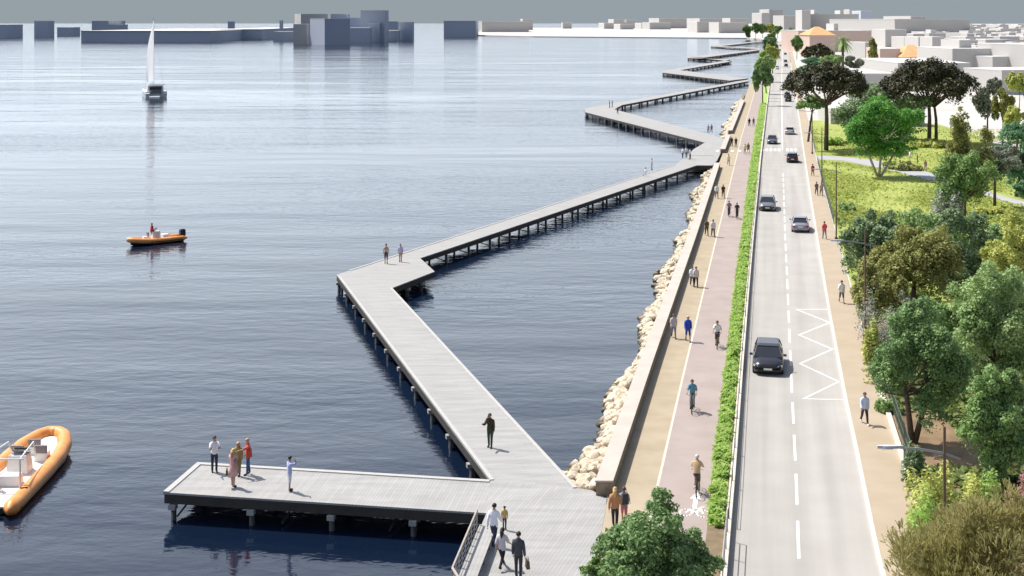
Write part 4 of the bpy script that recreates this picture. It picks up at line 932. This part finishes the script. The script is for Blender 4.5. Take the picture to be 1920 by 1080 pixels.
    for a, b, nm in bones:
        A_, B_ = np.array(J[a] * s), np.array(J[b] * s); ab = B_ - A_; t = np.clip(((cen - A_) @ ab) / (ab @ ab), 0, 1); dd = np.linalg.norm(cen - (A_ + t[:, None] * ab), axis=1)
        kk = b if b in RAD else b[1:]; dd = dd / (RAD[kk][0] * s * .5 + .05); w_ = dd < best; best[w_] = dd[w_]; lab[w_] = nm
    mb = MB(); mb.add(V.tolist(), FC)
    for n, sd in (('l', -1), ('r', 1)):      # five fingers on each hand
        d = (J[n + 'ha'] - J[n + 'wr']).normalized(); a = d.orthogonal().normalized() if abs(d.y) < .2 else Vector((1, 0, 0)); a = (Vector((0, 1, 0)) - d * d.y).normalized() if abs(d.y) < .8 else Vector((1, 0, 0)); c_ = d.cross(a)
        for i, fl in enumerate((.062, .075, .08, .07)):
            b0 = (J[n + 'ha'] + a * (-.027 + .018 * i) + d * .018) * s; mb.tube([b0, b0 + (d + c_ * .15) * fl * .55 * s, b0 + (d * .8 + c_ * .45) * fl * s], [.009 * s, .008 * s, .005 * s], 5)
        b0 = (J[n + 'wr'] + d * .03 + a * .025) * s; mb.tube([b0, b0 + (a * .7 + d * .6) * .035 * s, b0 + (a * .6 + d) * .055 * s], [.011 * s, .009 * s, .006 * s], 5)
    hm = J['hdm'] * s
    mb.add([hm + Vector((-.014, .095, -.03)) * s, hm + Vector((.014, .095, -.03)) * s, hm + Vector((0, .125, -.028)) * s, hm + Vector((0, .096, .02)) * s], [(0, 1, 2), (0, 2, 3), (1, 3, 2)])
    for sd in (-1, 1):
        mb.ball(hm + Vector((sd * .03, .088, .018)) * s, .011 * s, 6, 4, 1); mb.ball(hm + Vector((sd * .085, 0, -.005)) * s, (.014 * s, .024 * s, .034 * s), 6, 4)
    mb.box(hm + Vector((0, .09, -.062)) * s, (.045 * s, .012 * s, .012 * s), 0, 1)
    body = mb.obj('person', [SKIN, EYE], None, True); body.location = loc; body.rotation_euler.z = -R(head); tag(body, label, 'person', group or 'people on the waterfront')
    def cloth(name, keep, offs, c, zmin=None, zmax=None):
        idx = [i for i in range(len(FC)) if lab[i] in keep and (zmin is None or cen[i][2] > zmin) and (zmax is None or cen[i][2] < zmax)]
        if not idx: return
        used = sorted({v for i in idx for v in FC[i]}); mp = {v: k for k, v in enumerate(used)}
        m2 = MB(); m2.add((V[used] + N[used] * offs).tolist(), [tuple(mp[v] for v in FC[i]) for i in idx])
        m_ = mat('cloth_%d_%d_%d' % tuple(c), col(c), .85, .08, 12); o = m2.obj(name, m_, body, True)
        return o
    pz = J['pel'].z * s
    top = {'torso', 'uparm'} | ({'forearm'} if sleeve == 'long' else set())
    if sleeve == 'none': top = {'torso'}
    low = {'hips', 'thigh'} | ({'calf'} if legs == 'trousers' else set())
    if pants is not None and legs != 'bare': cloth('trousers' if legs == 'trousers' else 'shorts', low | {'torso'}, .014 * s, pants, None, pz + .06 * s)
    if shirt is not None: cloth('shirt', top | {'hips'}, .026 * s, shirt, pz - .06 * s if pose != 'ride' else pz - .02)
    cloth('shoes', {'foot'}, .012 * s, shoes)
    if dress is not None:
        rings = []
        for zz, rr in ((pz + .12 * s, .145), (pz - .05 * s, .185), (pz - .25 * s, .215), (pz - .42 * s, .24)): rings.append([(rr * s * math.cos(q * .5236), rr * .8 * s * math.sin(q * .5236), zz) for q in range(12)])
        MB().loft(rings, 0, False).obj('skirt', mat('cloth_%d_%d_%d' % dress, col(dress), .85, .1, 8), body, True)
    hb = MB(); nu, nv = 12, 8; vs = []; fs = []
    for i in range(nv + 1):
        t = math.pi * i / nv * (.62 if not longhair else .68)
        for j in range(nu):
            q = 2 * math.pi * j / nu; x, y, z = math.sin(t) * math.cos(q), math.sin(t) * math.sin(q), math.cos(t)
            if y > .3 and z < .45: z = .45 + (z - .45) * .1
            vs.append(hm + Vector((x * .098, y * .112 - .004, z * .108 + .022)) * s)
    for i in range(nv):
        for j in range(nu): fs.append((i * nu + j, (i + 1) * nu + j, (i + 1) * nu + (j + 1) % nu, i * nu + (j + 1) % nu))
    hb.add(vs, fs)
    if longhair: hb.tube([hm + Vector((0, -.06, .03)) * s, hm + Vector((0, -.1, -.12)) * s, hm + Vector((0, -.12, -.3)) * s], [.09 * s, .085 * s, .03 * s], 9)
    hb.obj('hair', mat('hair_%d_%d_%d' % hair, col(hair), .6, .2, 20), body, True)
    return body
def pat(u, v, z=0.0): return tuple(gp(u, v, z))
BLOND = (205, 170, 110); DK = (35, 28, 25); BRN = (90, 60, 40)
person(pat(402, 885), 160, 'man in loose white shirt and dark trousers holding a phone on the jetty tip', (235, 235, 240), (45, 50, 62), DK, 'phone', 1.74)
person(pat(437, 913), 30, 'blonde woman in short pink dress with tan bag on the jetty', (225, 170, 165), None, BLOND, 'stand', 1.78, 'none', 'bare', True, dress=(225, 175, 170))
person(pat(447, 892), 200, 'woman with long fair hair and olive coat at the back of the jetty tip', (150, 130, 80), (120, 105, 70), BLOND, 'stand', 1.62, 'long', 'trousers', True)
person(pat(465, 890), 250, 'man in coral red shirt and blue jeans on the jetty', (225, 95, 80), (60, 85, 125), (190, 150, 130), 'point', 1.74)
person(pat(543, 921), 60, 'boy in pale blue shirt and white shorts alone on the jetty', (190, 200, 240), (225, 225, 235), DK, 'shade', 1.62, legs='shorts')
person(pat(919, 839), 200, 'person in dark olive clothes carrying a child on the boardwalk', (60, 58, 40), (50, 65, 55), DK, 'hold', 1.75, 'long')
person((pat(915, 839)[0], pat(915, 839)[1] - .12, .95), 20, 'small child carried on the arm of the olive-clad person', (70, 60, 45), (90, 80, 60), BRN, 'sit', .72, 'long')
person(pat(926, 1023), 20, 'man in white shirt and navy trousers beside the platform bench', (240, 240, 250), (45, 55, 80), DK, 'walk', 1.78, 'long')
person(pat(946, 993), 10, 'child in mustard top in front of the white-shirted man', (200, 170, 110), (70, 60, 50), DK, 'stand', 1.0)
person(pat(941, 1064), 20, 'woman striding in patterned white top and black leggings', (205, 200, 205), (25, 25, 30), DK, 'stride', 1.66, longhair=True)
person(pat(972, 1084), 15, 'man in dark grey suit carrying a bag on the platform', (70, 70, 80), (55, 55, 62), DK, 'stand', 1.8, 'long')
person(pat(724, 494), 175, 'bare-chested person in dark shorts at the boardwalk elbow', None, (70, 60, 60), BRN, 'stand', 1.78, legs='shorts')
person(pat(751, 491), 190, 'woman in lavender top and tan skirt at the boardwalk elbow', (190, 180, 225), (190, 140, 90), BRN, 'stand', 1.62)
person(pat(1153, 990), 10, 'blonde woman in tan top and dark trousers by the end of the sea wall', (185, 135, 95), (45, 45, 50), BLOND, 'walk', 1.78, 'long', 'trousers', True)
person(pat(1170, 982), 10, 'person in grey jacket and pink shorts wearing a dark backpack by the wall end', (140, 150, 165), (205, 120, 130), BRN, 'walk', 1.62, legs='shorts')
person(pat(1263, 634), 180, 'walker in grey shirt close to the sea wall', (190, 188, 190), (140, 140, 150), BRN, 'walk', 1.72)
person(pat(1290, 640), 180, 'walker in bright blue top and blue shorts', (40, 75, 185), (50, 75, 150), (200, 170, 130), 'walk', 1.78, 'long', 'shorts')
person(pat(1298, 537), 180, 'walker in white top beside a companion at the sea wall', (235, 235, 240), (60, 60, 65), DK, 'walk', 1.72)
person(pat(1305, 538), 180, 'walker in dark trousers and pale top behind the companion in white', (210, 205, 205), (40, 40, 45), DK, 'walk', 1.72)
person(pat(1325, 442), 180, 'walker in olive clothes near the sea wall', (90, 85, 60), (60, 60, 50), DK, 'walk', 1.74)
person(pat(1337, 444), 180, 'walker in white and black beside the one in olive', (215, 215, 220), (40, 42, 48), DK, 'walk', 1.8)
person(pat(1344, 372), 180, 'person in wide white top where the wall shadow ends', (235, 235, 235), (120, 110, 100), DK, 'walk', 1.8, 'long'); person(pat(1356, 371), 180, 'person in dark brown right of the white-topped one', (75, 60, 45), (60, 50, 45), DK, 'walk', 1.7)
person(pat(1366, 310), 180, 'walker in yellow-white top on the sandy path at the wall opening', (235, 230, 190), (150, 150, 150), BRN, 'walk', 1.75)
person(pat(1372, 275), 0, 'dark-clad walker beyond the short wall stub', (50, 50, 50), (60, 55, 50), DK, 'walk', 1.75); person(pat(1380, 276), 0, 'second dark-clad walker beyond the wall stub, nearer the bike path', (80, 65, 50), (50, 50, 50), DK, 'walk', 1.75)
person(pat(1397, 289), 180, 'walker in pink shorts crossing the bike path', (230, 225, 170), (190, 130, 120), BRN, 'walk', 1.75, legs='shorts'); person(pat(1403, 287), 180, 'walker in brown at the hedge opening', (130, 95, 60), (80, 70, 60), DK, 'walk', 1.75)
person(pat(1405, 237), 0, 'distant walker in black on the bike path', (30, 30, 35), (40, 40, 45), DK, 'walk', 1.8); person(pat(1413, 236), 0, 'distant walker in grey beside the one in black', (120, 110, 110), (90, 80, 80), DK, 'walk', 1.75)
person(pat(1280, 297), 60, 'first of three in white tops on the second platform', (240, 240, 240), (50, 50, 55), DK, 'stand', 1.75); person(pat(1287, 296), 200, 'middle of three in white tops on the second platform', (235, 235, 240), (45, 45, 50), DK, 'stand', 1.75); person(pat(1294, 299), 300, 'third of three in white tops, nearest the path', (240, 238, 235), (55, 50, 50), DK, 'stand', 1.75)
person(pat(1222, 319), 90, 'person in lavender and pink standing on the far boardwalk arm', (225, 190, 200), (170, 170, 215), BRN, 'stand', 1.7); b = person((*pat(1211, 330)[:2], -.5), 270, 'person in white sitting low on the far boardwalk arm', (240, 235, 235), (200, 195, 190), BRN, 'sit', 1.7)
person(pat(1143, 202), 90, 'tiny dark figure at the second boardwalk elbow', (50, 45, 45), (45, 45, 50), DK, 'stand', 1.75); person(pat(1148, 201), 270, 'tiny dark figure facing another at the second boardwalk elbow', (60, 60, 70), (40, 40, 45), DK, 'stand', 1.75); person(pat(1158, 214), 180, 'tiny brown figure on the near arm of the second boardwalk', (110, 90, 60), (80, 70, 60), DK, 'walk', 1.75)
person(pat(1328, 250), 180, 'tiny figure in pale grey at the ramp of the second platform', (200, 190, 195), (110, 110, 120), DK, 'walk', 1.75); person(pat(1334, 249), 180, 'tiny figure in mauve at the ramp of the second platform', (170, 150, 165), (90, 90, 100), DK, 'walk', 1.75)
zp = ZG
person(pat(1621, 795, zp), 180, 'walker in light blue shirt and dark trousers on the pavement by the zigzag marking', (200, 215, 245), (60, 55, 60), (70, 55, 45), 'walk', 1.78, 'long', shoes=(220, 215, 205))
person(pat(1578, 568, zp), 180, 'walker in white shirt and grey shorts on the pavement near the lamp post', (235, 235, 235), (100, 95, 95), DK, 'walk', 1.8, legs='shorts')
person(pat(1546, 448, zp), 0, 'walker in pinkish red top on the pavement by the lawn corner', (225, 90, 100), (130, 125, 140), DK, 'walk', 1.8)
person(pat(1524, 330, zp), 0, 'walker in red near the park path', (190, 60, 60), (120, 70, 70), DK, 'walk', 1.75); person(pat(1531, 366, zp), 180, 'walker in dark grey of the pair by the lawn fence', (120, 105, 110), (60, 55, 60), DK, 'walk', 1.75); person(pat(1540, 367, zp), 180, 'walker in pale brown of the pair by the lawn fence', (190, 170, 165), (90, 80, 80), BRN, 'walk', 1.7)
person(pat(1706, 303, zp), 90, 'person in white on the park path', (235, 235, 235), (150, 150, 150), DK, 'stand', 1.75); person(pat(1720, 307, zp), 270, 'person in brown beside the park path', (110, 80, 70), (80, 70, 70), DK, 'stand', 1.5); person(pat(1735, 321, zp), 180, 'person in pale red on the near side of the park path', (190, 140, 130), (190, 180, 170), BRN, 'walk', 1.75)

# bags
def bag(loc, lab, c, d, name): 
    r = thing(name, lab, 'bag', loc); m = mat('bag_%d_%d_%d' % c, col(c), .7, .1, 8)
    MB().box((0, 0, 0), d, .2, 0, .8).obj('body', m, r); MB().tube([(-d[0] * .3, 0, d[2] * .45), (-d[0] * .2, 0, d[2] * .9), (d[0] * .2, 0, d[2] * .9), (d[0] * .3, 0, d[2] * .45)], .012, 5).obj('handle', m, r)
q = pat(972, 1084); bag((q[0] + .36, q[1] + .02, .55), 'brown bag hanging from the hand of the dark-suited man', (95, 80, 60), (.14, .34, .3), 'handbag')
q = pat(437, 913); bag((q[0] - .28, q[1] - .05, .72), 'tan shoulder bag of the woman in pink', (120, 95, 60), (.12, .3, .24), 'handbag')
q = pat(1170, 982); bag((q[0] + .03, q[1] - .2, 1.17), 'dark backpack of the person in grey jacket', (60, 62, 72), (.3, .18, .46), 'backpack')
q = pat(465, 890); bag((q[0] + .1, q[1] - .19, 1.12), 'red backpack of the man in coral shirt', (190, 70, 50), (.28, .16, .38), 'backpack')

# bicycles
M_bf = mat('bike_frame', (.04, .045, .06), .35, .05)
def wheel(mb, y, r=.33):
    mb.tube([(0, y + r * math.cos(q * math.pi / 9), .34 + r * math.sin(q * math.pi / 9)) for q in range(18)], .022, 6, 0, True)
    for q in range(10): mb.tube([(0, y, .34), (0, y + r * math.cos(q * .628), .34 + r * math.sin(q * .628))], .004, 3, 1)
def bicycle(loc, head, lab):
    r = thing('bicycle', lab, 'bicycle', loc, -R(head), 'bicycles on the bike path')
    for y in (-.52, .52): mb = MB(); wheel(mb, y); mb.obj('wheel', [M_black, M_steel], r)
    f = MB()
    for a, b in (((0, -.52, .34), (0, -.08, .3)), ((0, -.52, .34), (0, -.2, .82)), ((0, -.08, .3), (0, -.22, .9)), ((0, -.08, .3), (0, .36, .78)), ((0, -.2, .8), (0, .34, .86)), ((0, .52, .34), (0, .33, .95))): f.tube([a, b], .02, 6)
    f.tube([(-.15, -.08, .22), (-.08, -.08, .3), (.08, -.08, .3), (.15, -.08, .42)], .015, 5)
    f.obj('frame', M_bf, r); MB().tube([(-.28, .25, 1.02), (-.2, .36, 1.0), (.2, .36, 1.0), (.28, .25, 1.02)], .015, 6).obj('handlebar', M_steel, r)
    MB().loft([[(-.03, .08, .94), (.03, .08, .94), (.03, .08, .97), (-.03, .08, .97)], [(-.09, -.3, .94), (.09, -.3, .94), (.08, -.3, .99), (-.08, -.3, .99)]]).obj('saddle', M_black, r)
def rider(u, v, head, lab, labb, **k):
    l = pat(u, v); bicycle(l, head, labb); a = R(head); back = Vector((-math.sin(a), -math.cos(a), 0)) * .2
    person((l[0] + back.x, l[1] + back.y, .07), head, lab, pose='ride', group='cyclists', **k)
rider(1307, 925, 12, 'cyclist in beige shirt and grey shorts riding away beside the hedge', 'dark bicycle under the beige-shirted cyclist', shirt=(205, 175, 135), pants=(95, 90, 90), hair=(215, 210, 200), legs='shorts')
rider(1298, 771, 191, 'cyclist in teal shirt in the middle of the bike path', 'dark bicycle of the teal-shirted cyclist', shirt=(95, 150, 175), pants=(150, 150, 155), hair=DK)
rider(1345, 651, 191, 'cyclist in white shirt and dark shorts close to the hedge', 'dark bicycle of the white-shirted cyclist', shirt=(230, 228, 230), pants=(60, 58, 62), hair=DK, legs='shorts')
rider(1367, 406, 191, 'cyclist in mauve on the wall side of the riding pair', 'bicycle of the mauve-clad cyclist', shirt=(150, 130, 140), pants=(70, 65, 75), hair=DK); rider(1382, 410, 191, 'cyclist in dark clothes on the hedge side of the riding pair', 'bicycle of the dark-clad cyclist', shirt=(75, 65, 70), pants=(50, 48, 55), hair=DK)

# ---------------------------------------------------------------- boats
M_orange = mat('orange_tube', (.78, .27, .05), .45, .08, 1.5, col2=(.86, .40, .13)); M_hull = mat('dark_hull', (.03, .03, .035), .4, .1, 1)
def rib(loc, head, Lb, Wb, lab, ttop, rt):
    r = thing('rescue_boat', lab, 'boat', loc, -R(head), 'rescue boats'); path = []; rad = []
    prof = [(-1, -.5, 0), (-1, -.3, 0), (-1, 0, .0), (-.97, .18, .05), (-.82, .34, .14), (-.5, .455, .22), (-.18, .495, .26)]
    pts = [(x * Wb, y * Lb, .35 + z * 1.1) for x, y, z in prof]; pts = pts + [(-x, y, z) for x, y, z in pts[::-1]]
    ex = [(pts[0][0], pts[0][1] - .55, pts[0][2])] + pts + [(pts[-1][0], pts[-1][1] - .55, pts[-1][2])]
    # refine
    P2 = []; 
    for i in range(len(ex) - 1):
        for k in range(3): P2.append(Vector(ex[i]).lerp(Vector(ex[i + 1]), k / 3))
    P2.append(Vector(ex[-1])); rr = [rt] * len(P2)
    for k, q in enumerate((.15, .5, .8)): rr[k] = rt * q; rr[-1 - k] = rt * q
    tb = MB().tube(P2, rr, 14).obj('inflatable_tube', M_orange, r, True)
    for sx in (-1, 1): MB().tube([Vector((sx * (Wb + rt * .98), y * Lb, .30 + z)) for y, z in ((-.48, 0), (-.1, 0), (.15, .03))], .045, 6).obj('rubbing_strake', M_hull, tb)
    hl = [[(-Wb * .95 * k, y * Lb, .25 + b), (0, y * Lb, -.35 + c), (Wb * .95 * k, y * Lb, .25 + b), (Wb * .9 * k, y * Lb, .33 + b), (-Wb * .9 * k, y * Lb, .33 + b)] for y, k, b, c in ((-.5, 1, 0, 0), (0, 1, 0, 0), (.2, .95, .05, .05), (.36, .75, .15, .2), (.47, .3, .22, .45))]
    MB().loft(hl).obj('hull', M_hull, r)
    dk = [[(-Wb * .9 * k, y * Lb, .335 + b), (Wb * .9 * k, y * Lb, .335 + b), (Wb * .9 * k, y * Lb, .36 + b), (-Wb * .9 * k, y * Lb, .36 + b)] for y, k, b in ((-.49, 1, 0), (0, 1, 0), (.2, .93, .06), (.36, .72, .16), (.45, .35, .24))]
    MB().loft(dk).obj('deck', M_white, r)
    MB().box((0, -.02 * Lb, .36 + .45), (Wb * .8, .9, .9), 0, 0, .82).obj('console', M_white, r); MB().add([(-Wb * .36, .02 * Lb + .12, 1.25), (Wb * .36, .02 * Lb + .12, 1.25), (Wb * .3, -.02 * Lb - .1, 1.62), (-Wb * .3, -.02 * Lb - .1, 1.62), (-Wb * .36, .02 * Lb + .09, 1.25), (Wb * .36, .02 * Lb + .09, 1.25), (Wb * .3, -.02 * Lb - .13, 1.62), (-Wb * .3, -.02 * Lb - .13, 1.62)], [(0, 1, 2, 3), (7, 6, 5, 4), (0, 4, 5, 1), (1, 5, 6, 2), (2, 6, 7, 3), (3, 7, 4, 0)]).obj('windscreen', M_glass, r)
    for (sx, sy) in ((-.45, .14), (.45, .14), (-.05, .24)) if Lb > 7 else ((0, .18),):
        st = MB().box((sx * Wb, sy * Lb, .36 + .24), (Wb * .5, .62, .46), 0, 0, .9).obj('seat', M_white, r); MB().box((sx * Wb, sy * Lb - .24, .36 + .66), (Wb * .46, .12, .4)).obj('backrest', mat('grey_pad', (.22, .22, .24), .7), st)
    bs = MB().box((0, -.2 * Lb, .36 + .26), (Wb * 1.1, .7, .5), 0, 0, .92).obj('seat', M_white, r)
    for ex_ in ((-.4, .4) if Lb > 7 else (0,)):
        e = MB().loft([[(ex_ + x * k, -.5 * Lb - .3 + y * k, z) for x, y in ((-.2, -.3), (.2, -.3), (.2, .3), (-.2, .3))] for z, k in ((-.4, .35), (.35, .5), (.5, 1), (1.05, 1), (1.2, .7))]).obj('outboard_motor', mat('motor_black', (.03, .03, .035), .3), r)
    if ttop:
        fr = MB()
        for sx in (-.85, .85):
            fr.tube([(sx * Wb * .9, -.3 * Lb, .4), (sx * Wb * .8, -.27 * Lb, 1.85)], .05, 6); fr.tube([(sx * Wb * .8, -.27 * Lb, 1.85), (sx * Wb * .55, .0 * Lb, 1.8), (sx * Wb * .5, .05 * Lb, .9)], .045, 6)
        fr.tube([(-.85 * Wb * .94, -.27 * Lb, 1.85), (.85 * Wb * .94, -.27 * Lb, 1.85)], .05, 6); fr.obj('frame', M_white, r)
        MB().tube([(0, -.1 * Lb, 1.93), (0, -.1 * Lb, 2.9)], .02, 5).obj('antenna', M_white, r)
    MB().box((0, .5 * Lb + .05, .75), (.5, .35, .1)).obj('bow_cleat', M_white, r)
    MB().tube([(Wb * .92, -.36 * Lb, .35 + rt * 1.1), (Wb * 1.1, -.34 * Lb, .35 + rt), (Wb * 1.22, -.3 * Lb, .4)], .03, 5).obj('rope', mat('rope_brown', (.15, .06, .04), .9), r)
    return r
rib((-25.1, 66.8, ZW), -1.5, 10.4, 1.35, 'large orange and white inflatable rescue boat at the frame edge', True, .38)
bp_ = (-25.6, 64.2, ZW + .36); person(bp_, 10, 'person in red life vest standing in the large rescue boat', (170, 45, 45), (150, 40, 45), DK, 'stand', 1.72, 'long')
b2 = gp(290, 456, ZW); rib((b2.x, b2.y, ZW), 231, 5.6, .75, 'small orange inflatable boat with one person in open water', False, .27)
person((gp(285, 456, ZW).x, gp(285, 456, ZW).y, ZW + .36), 225, 'person in red vest with dark cap standing in the small orange boat', (175, 45, 50), (165, 60, 60), DK, 'stand', 1.72, 'long')
# sailing catamaran seen from astern
Ds = dat(181, ZW); r = thing('sailing_boat', 'white sailing catamaran with tall pale sail far out on the water', 'boat', (xat(289, Ds), Ds, ZW), R(22))
for sx in (-1, 1):
    MB().loft([[(sx * 2.6 + x * k, y, z) for x, z in ((-.75, 1.7 + b), (-.55, -.3), (.55, -.3), (.75, 1.7 + b))] for y, k, b in ((-5.5, .85, -.5), (-4.5, 1, 0), (2, 1, .1), (5, .7, .3), (6.6, .08, .5))]).obj('hull', mat('boat_hull_white', (.70, .72, .76), .35), r)
MB().box((0, -.6, 1.65), (6.4, 8.5, .3)).box((0, -.2, .95), (4.2, 8.6, 1.08)).obj('deck', M_white, r)
cb = MB().loft([[(x * k, y, z) for x, z in ((-2.5, 1.8), (2.5, 1.8), (2.2, zt), (-2.2, zt))] for y, k, zt in ((-3.4, 1, 3.5), (-1, 1, 3.7), (1.4, .85, 3.3), (2.6, .6, 2.3))]).obj('cabin', M_white, r)
MB().box((0, -3.44, 2.6), (3.6, .08, 1.1)).obj('window', M_glass, cb); MB().box((0, -3.6, 3.9), (5.2, 3, .14)).obj('bimini', M_white, r)
MB().box((0, -5.0, 1.9), (3, .5, .9)).obj('dinghy', mat('dinghy_grey', (.2, .22, .26), .6), r)
MB().tube([(0, 1.2, 1.8), (0, 1.2, 24.2)], [.13, .08], 8).obj('mast', mat('mast_grey', (.55, .57, .6), .4), r); MB().tube([(0, 1.1, 4.4), (-1.1, -4.2, 4.5)], .1, 6).obj('boom', M_white, r)
vs = []; fs = []; nz_, nx_ = 14, 6
for sgn in (1, -1):
    for i in range(nz_ + 1):
        t = i / nz_
        for j in range(nx_ + 1):
            k = j / nx_; ch = (1 - t) ** .75 * .95 + .05; x = -2.3 * k * ch - .7 * math.sin(math.pi * k) * (1 - t * .5) * ch * 1.4 - .9 * math.sin(math.pi * min(1, t * 1.1)) * k + .02 * sgn; y = 1.05 - 5.2 * k * ch
            vs.append((x, y, 4.7 + 18.8 * t))
st_ = (nz_ + 1) * (nx_ + 1)
for o_ in (0, st_):
    for i in range(nz_):
        for j in range(nx_): a = o_ + i * (nx_ + 1) + j; fs.append((a, a + 1, a + nx_ + 2, a + nx_ + 1))
MB().add(vs, fs).obj('mainsail', leafmat('sailcloth', (.88, .88, .90), (.90, .90, .92), .8, .3), r, True)
for a, b in (((0, 1.2, 23.8), (0, 6.4, 2.2)), ((0, 1.2, 23), (-2.9, -1, 2)), ((0, 1.2, 23), (2.9, -1, 2))): MB().tube([a, b], .03, 4).obj('stay', M_steel, r)
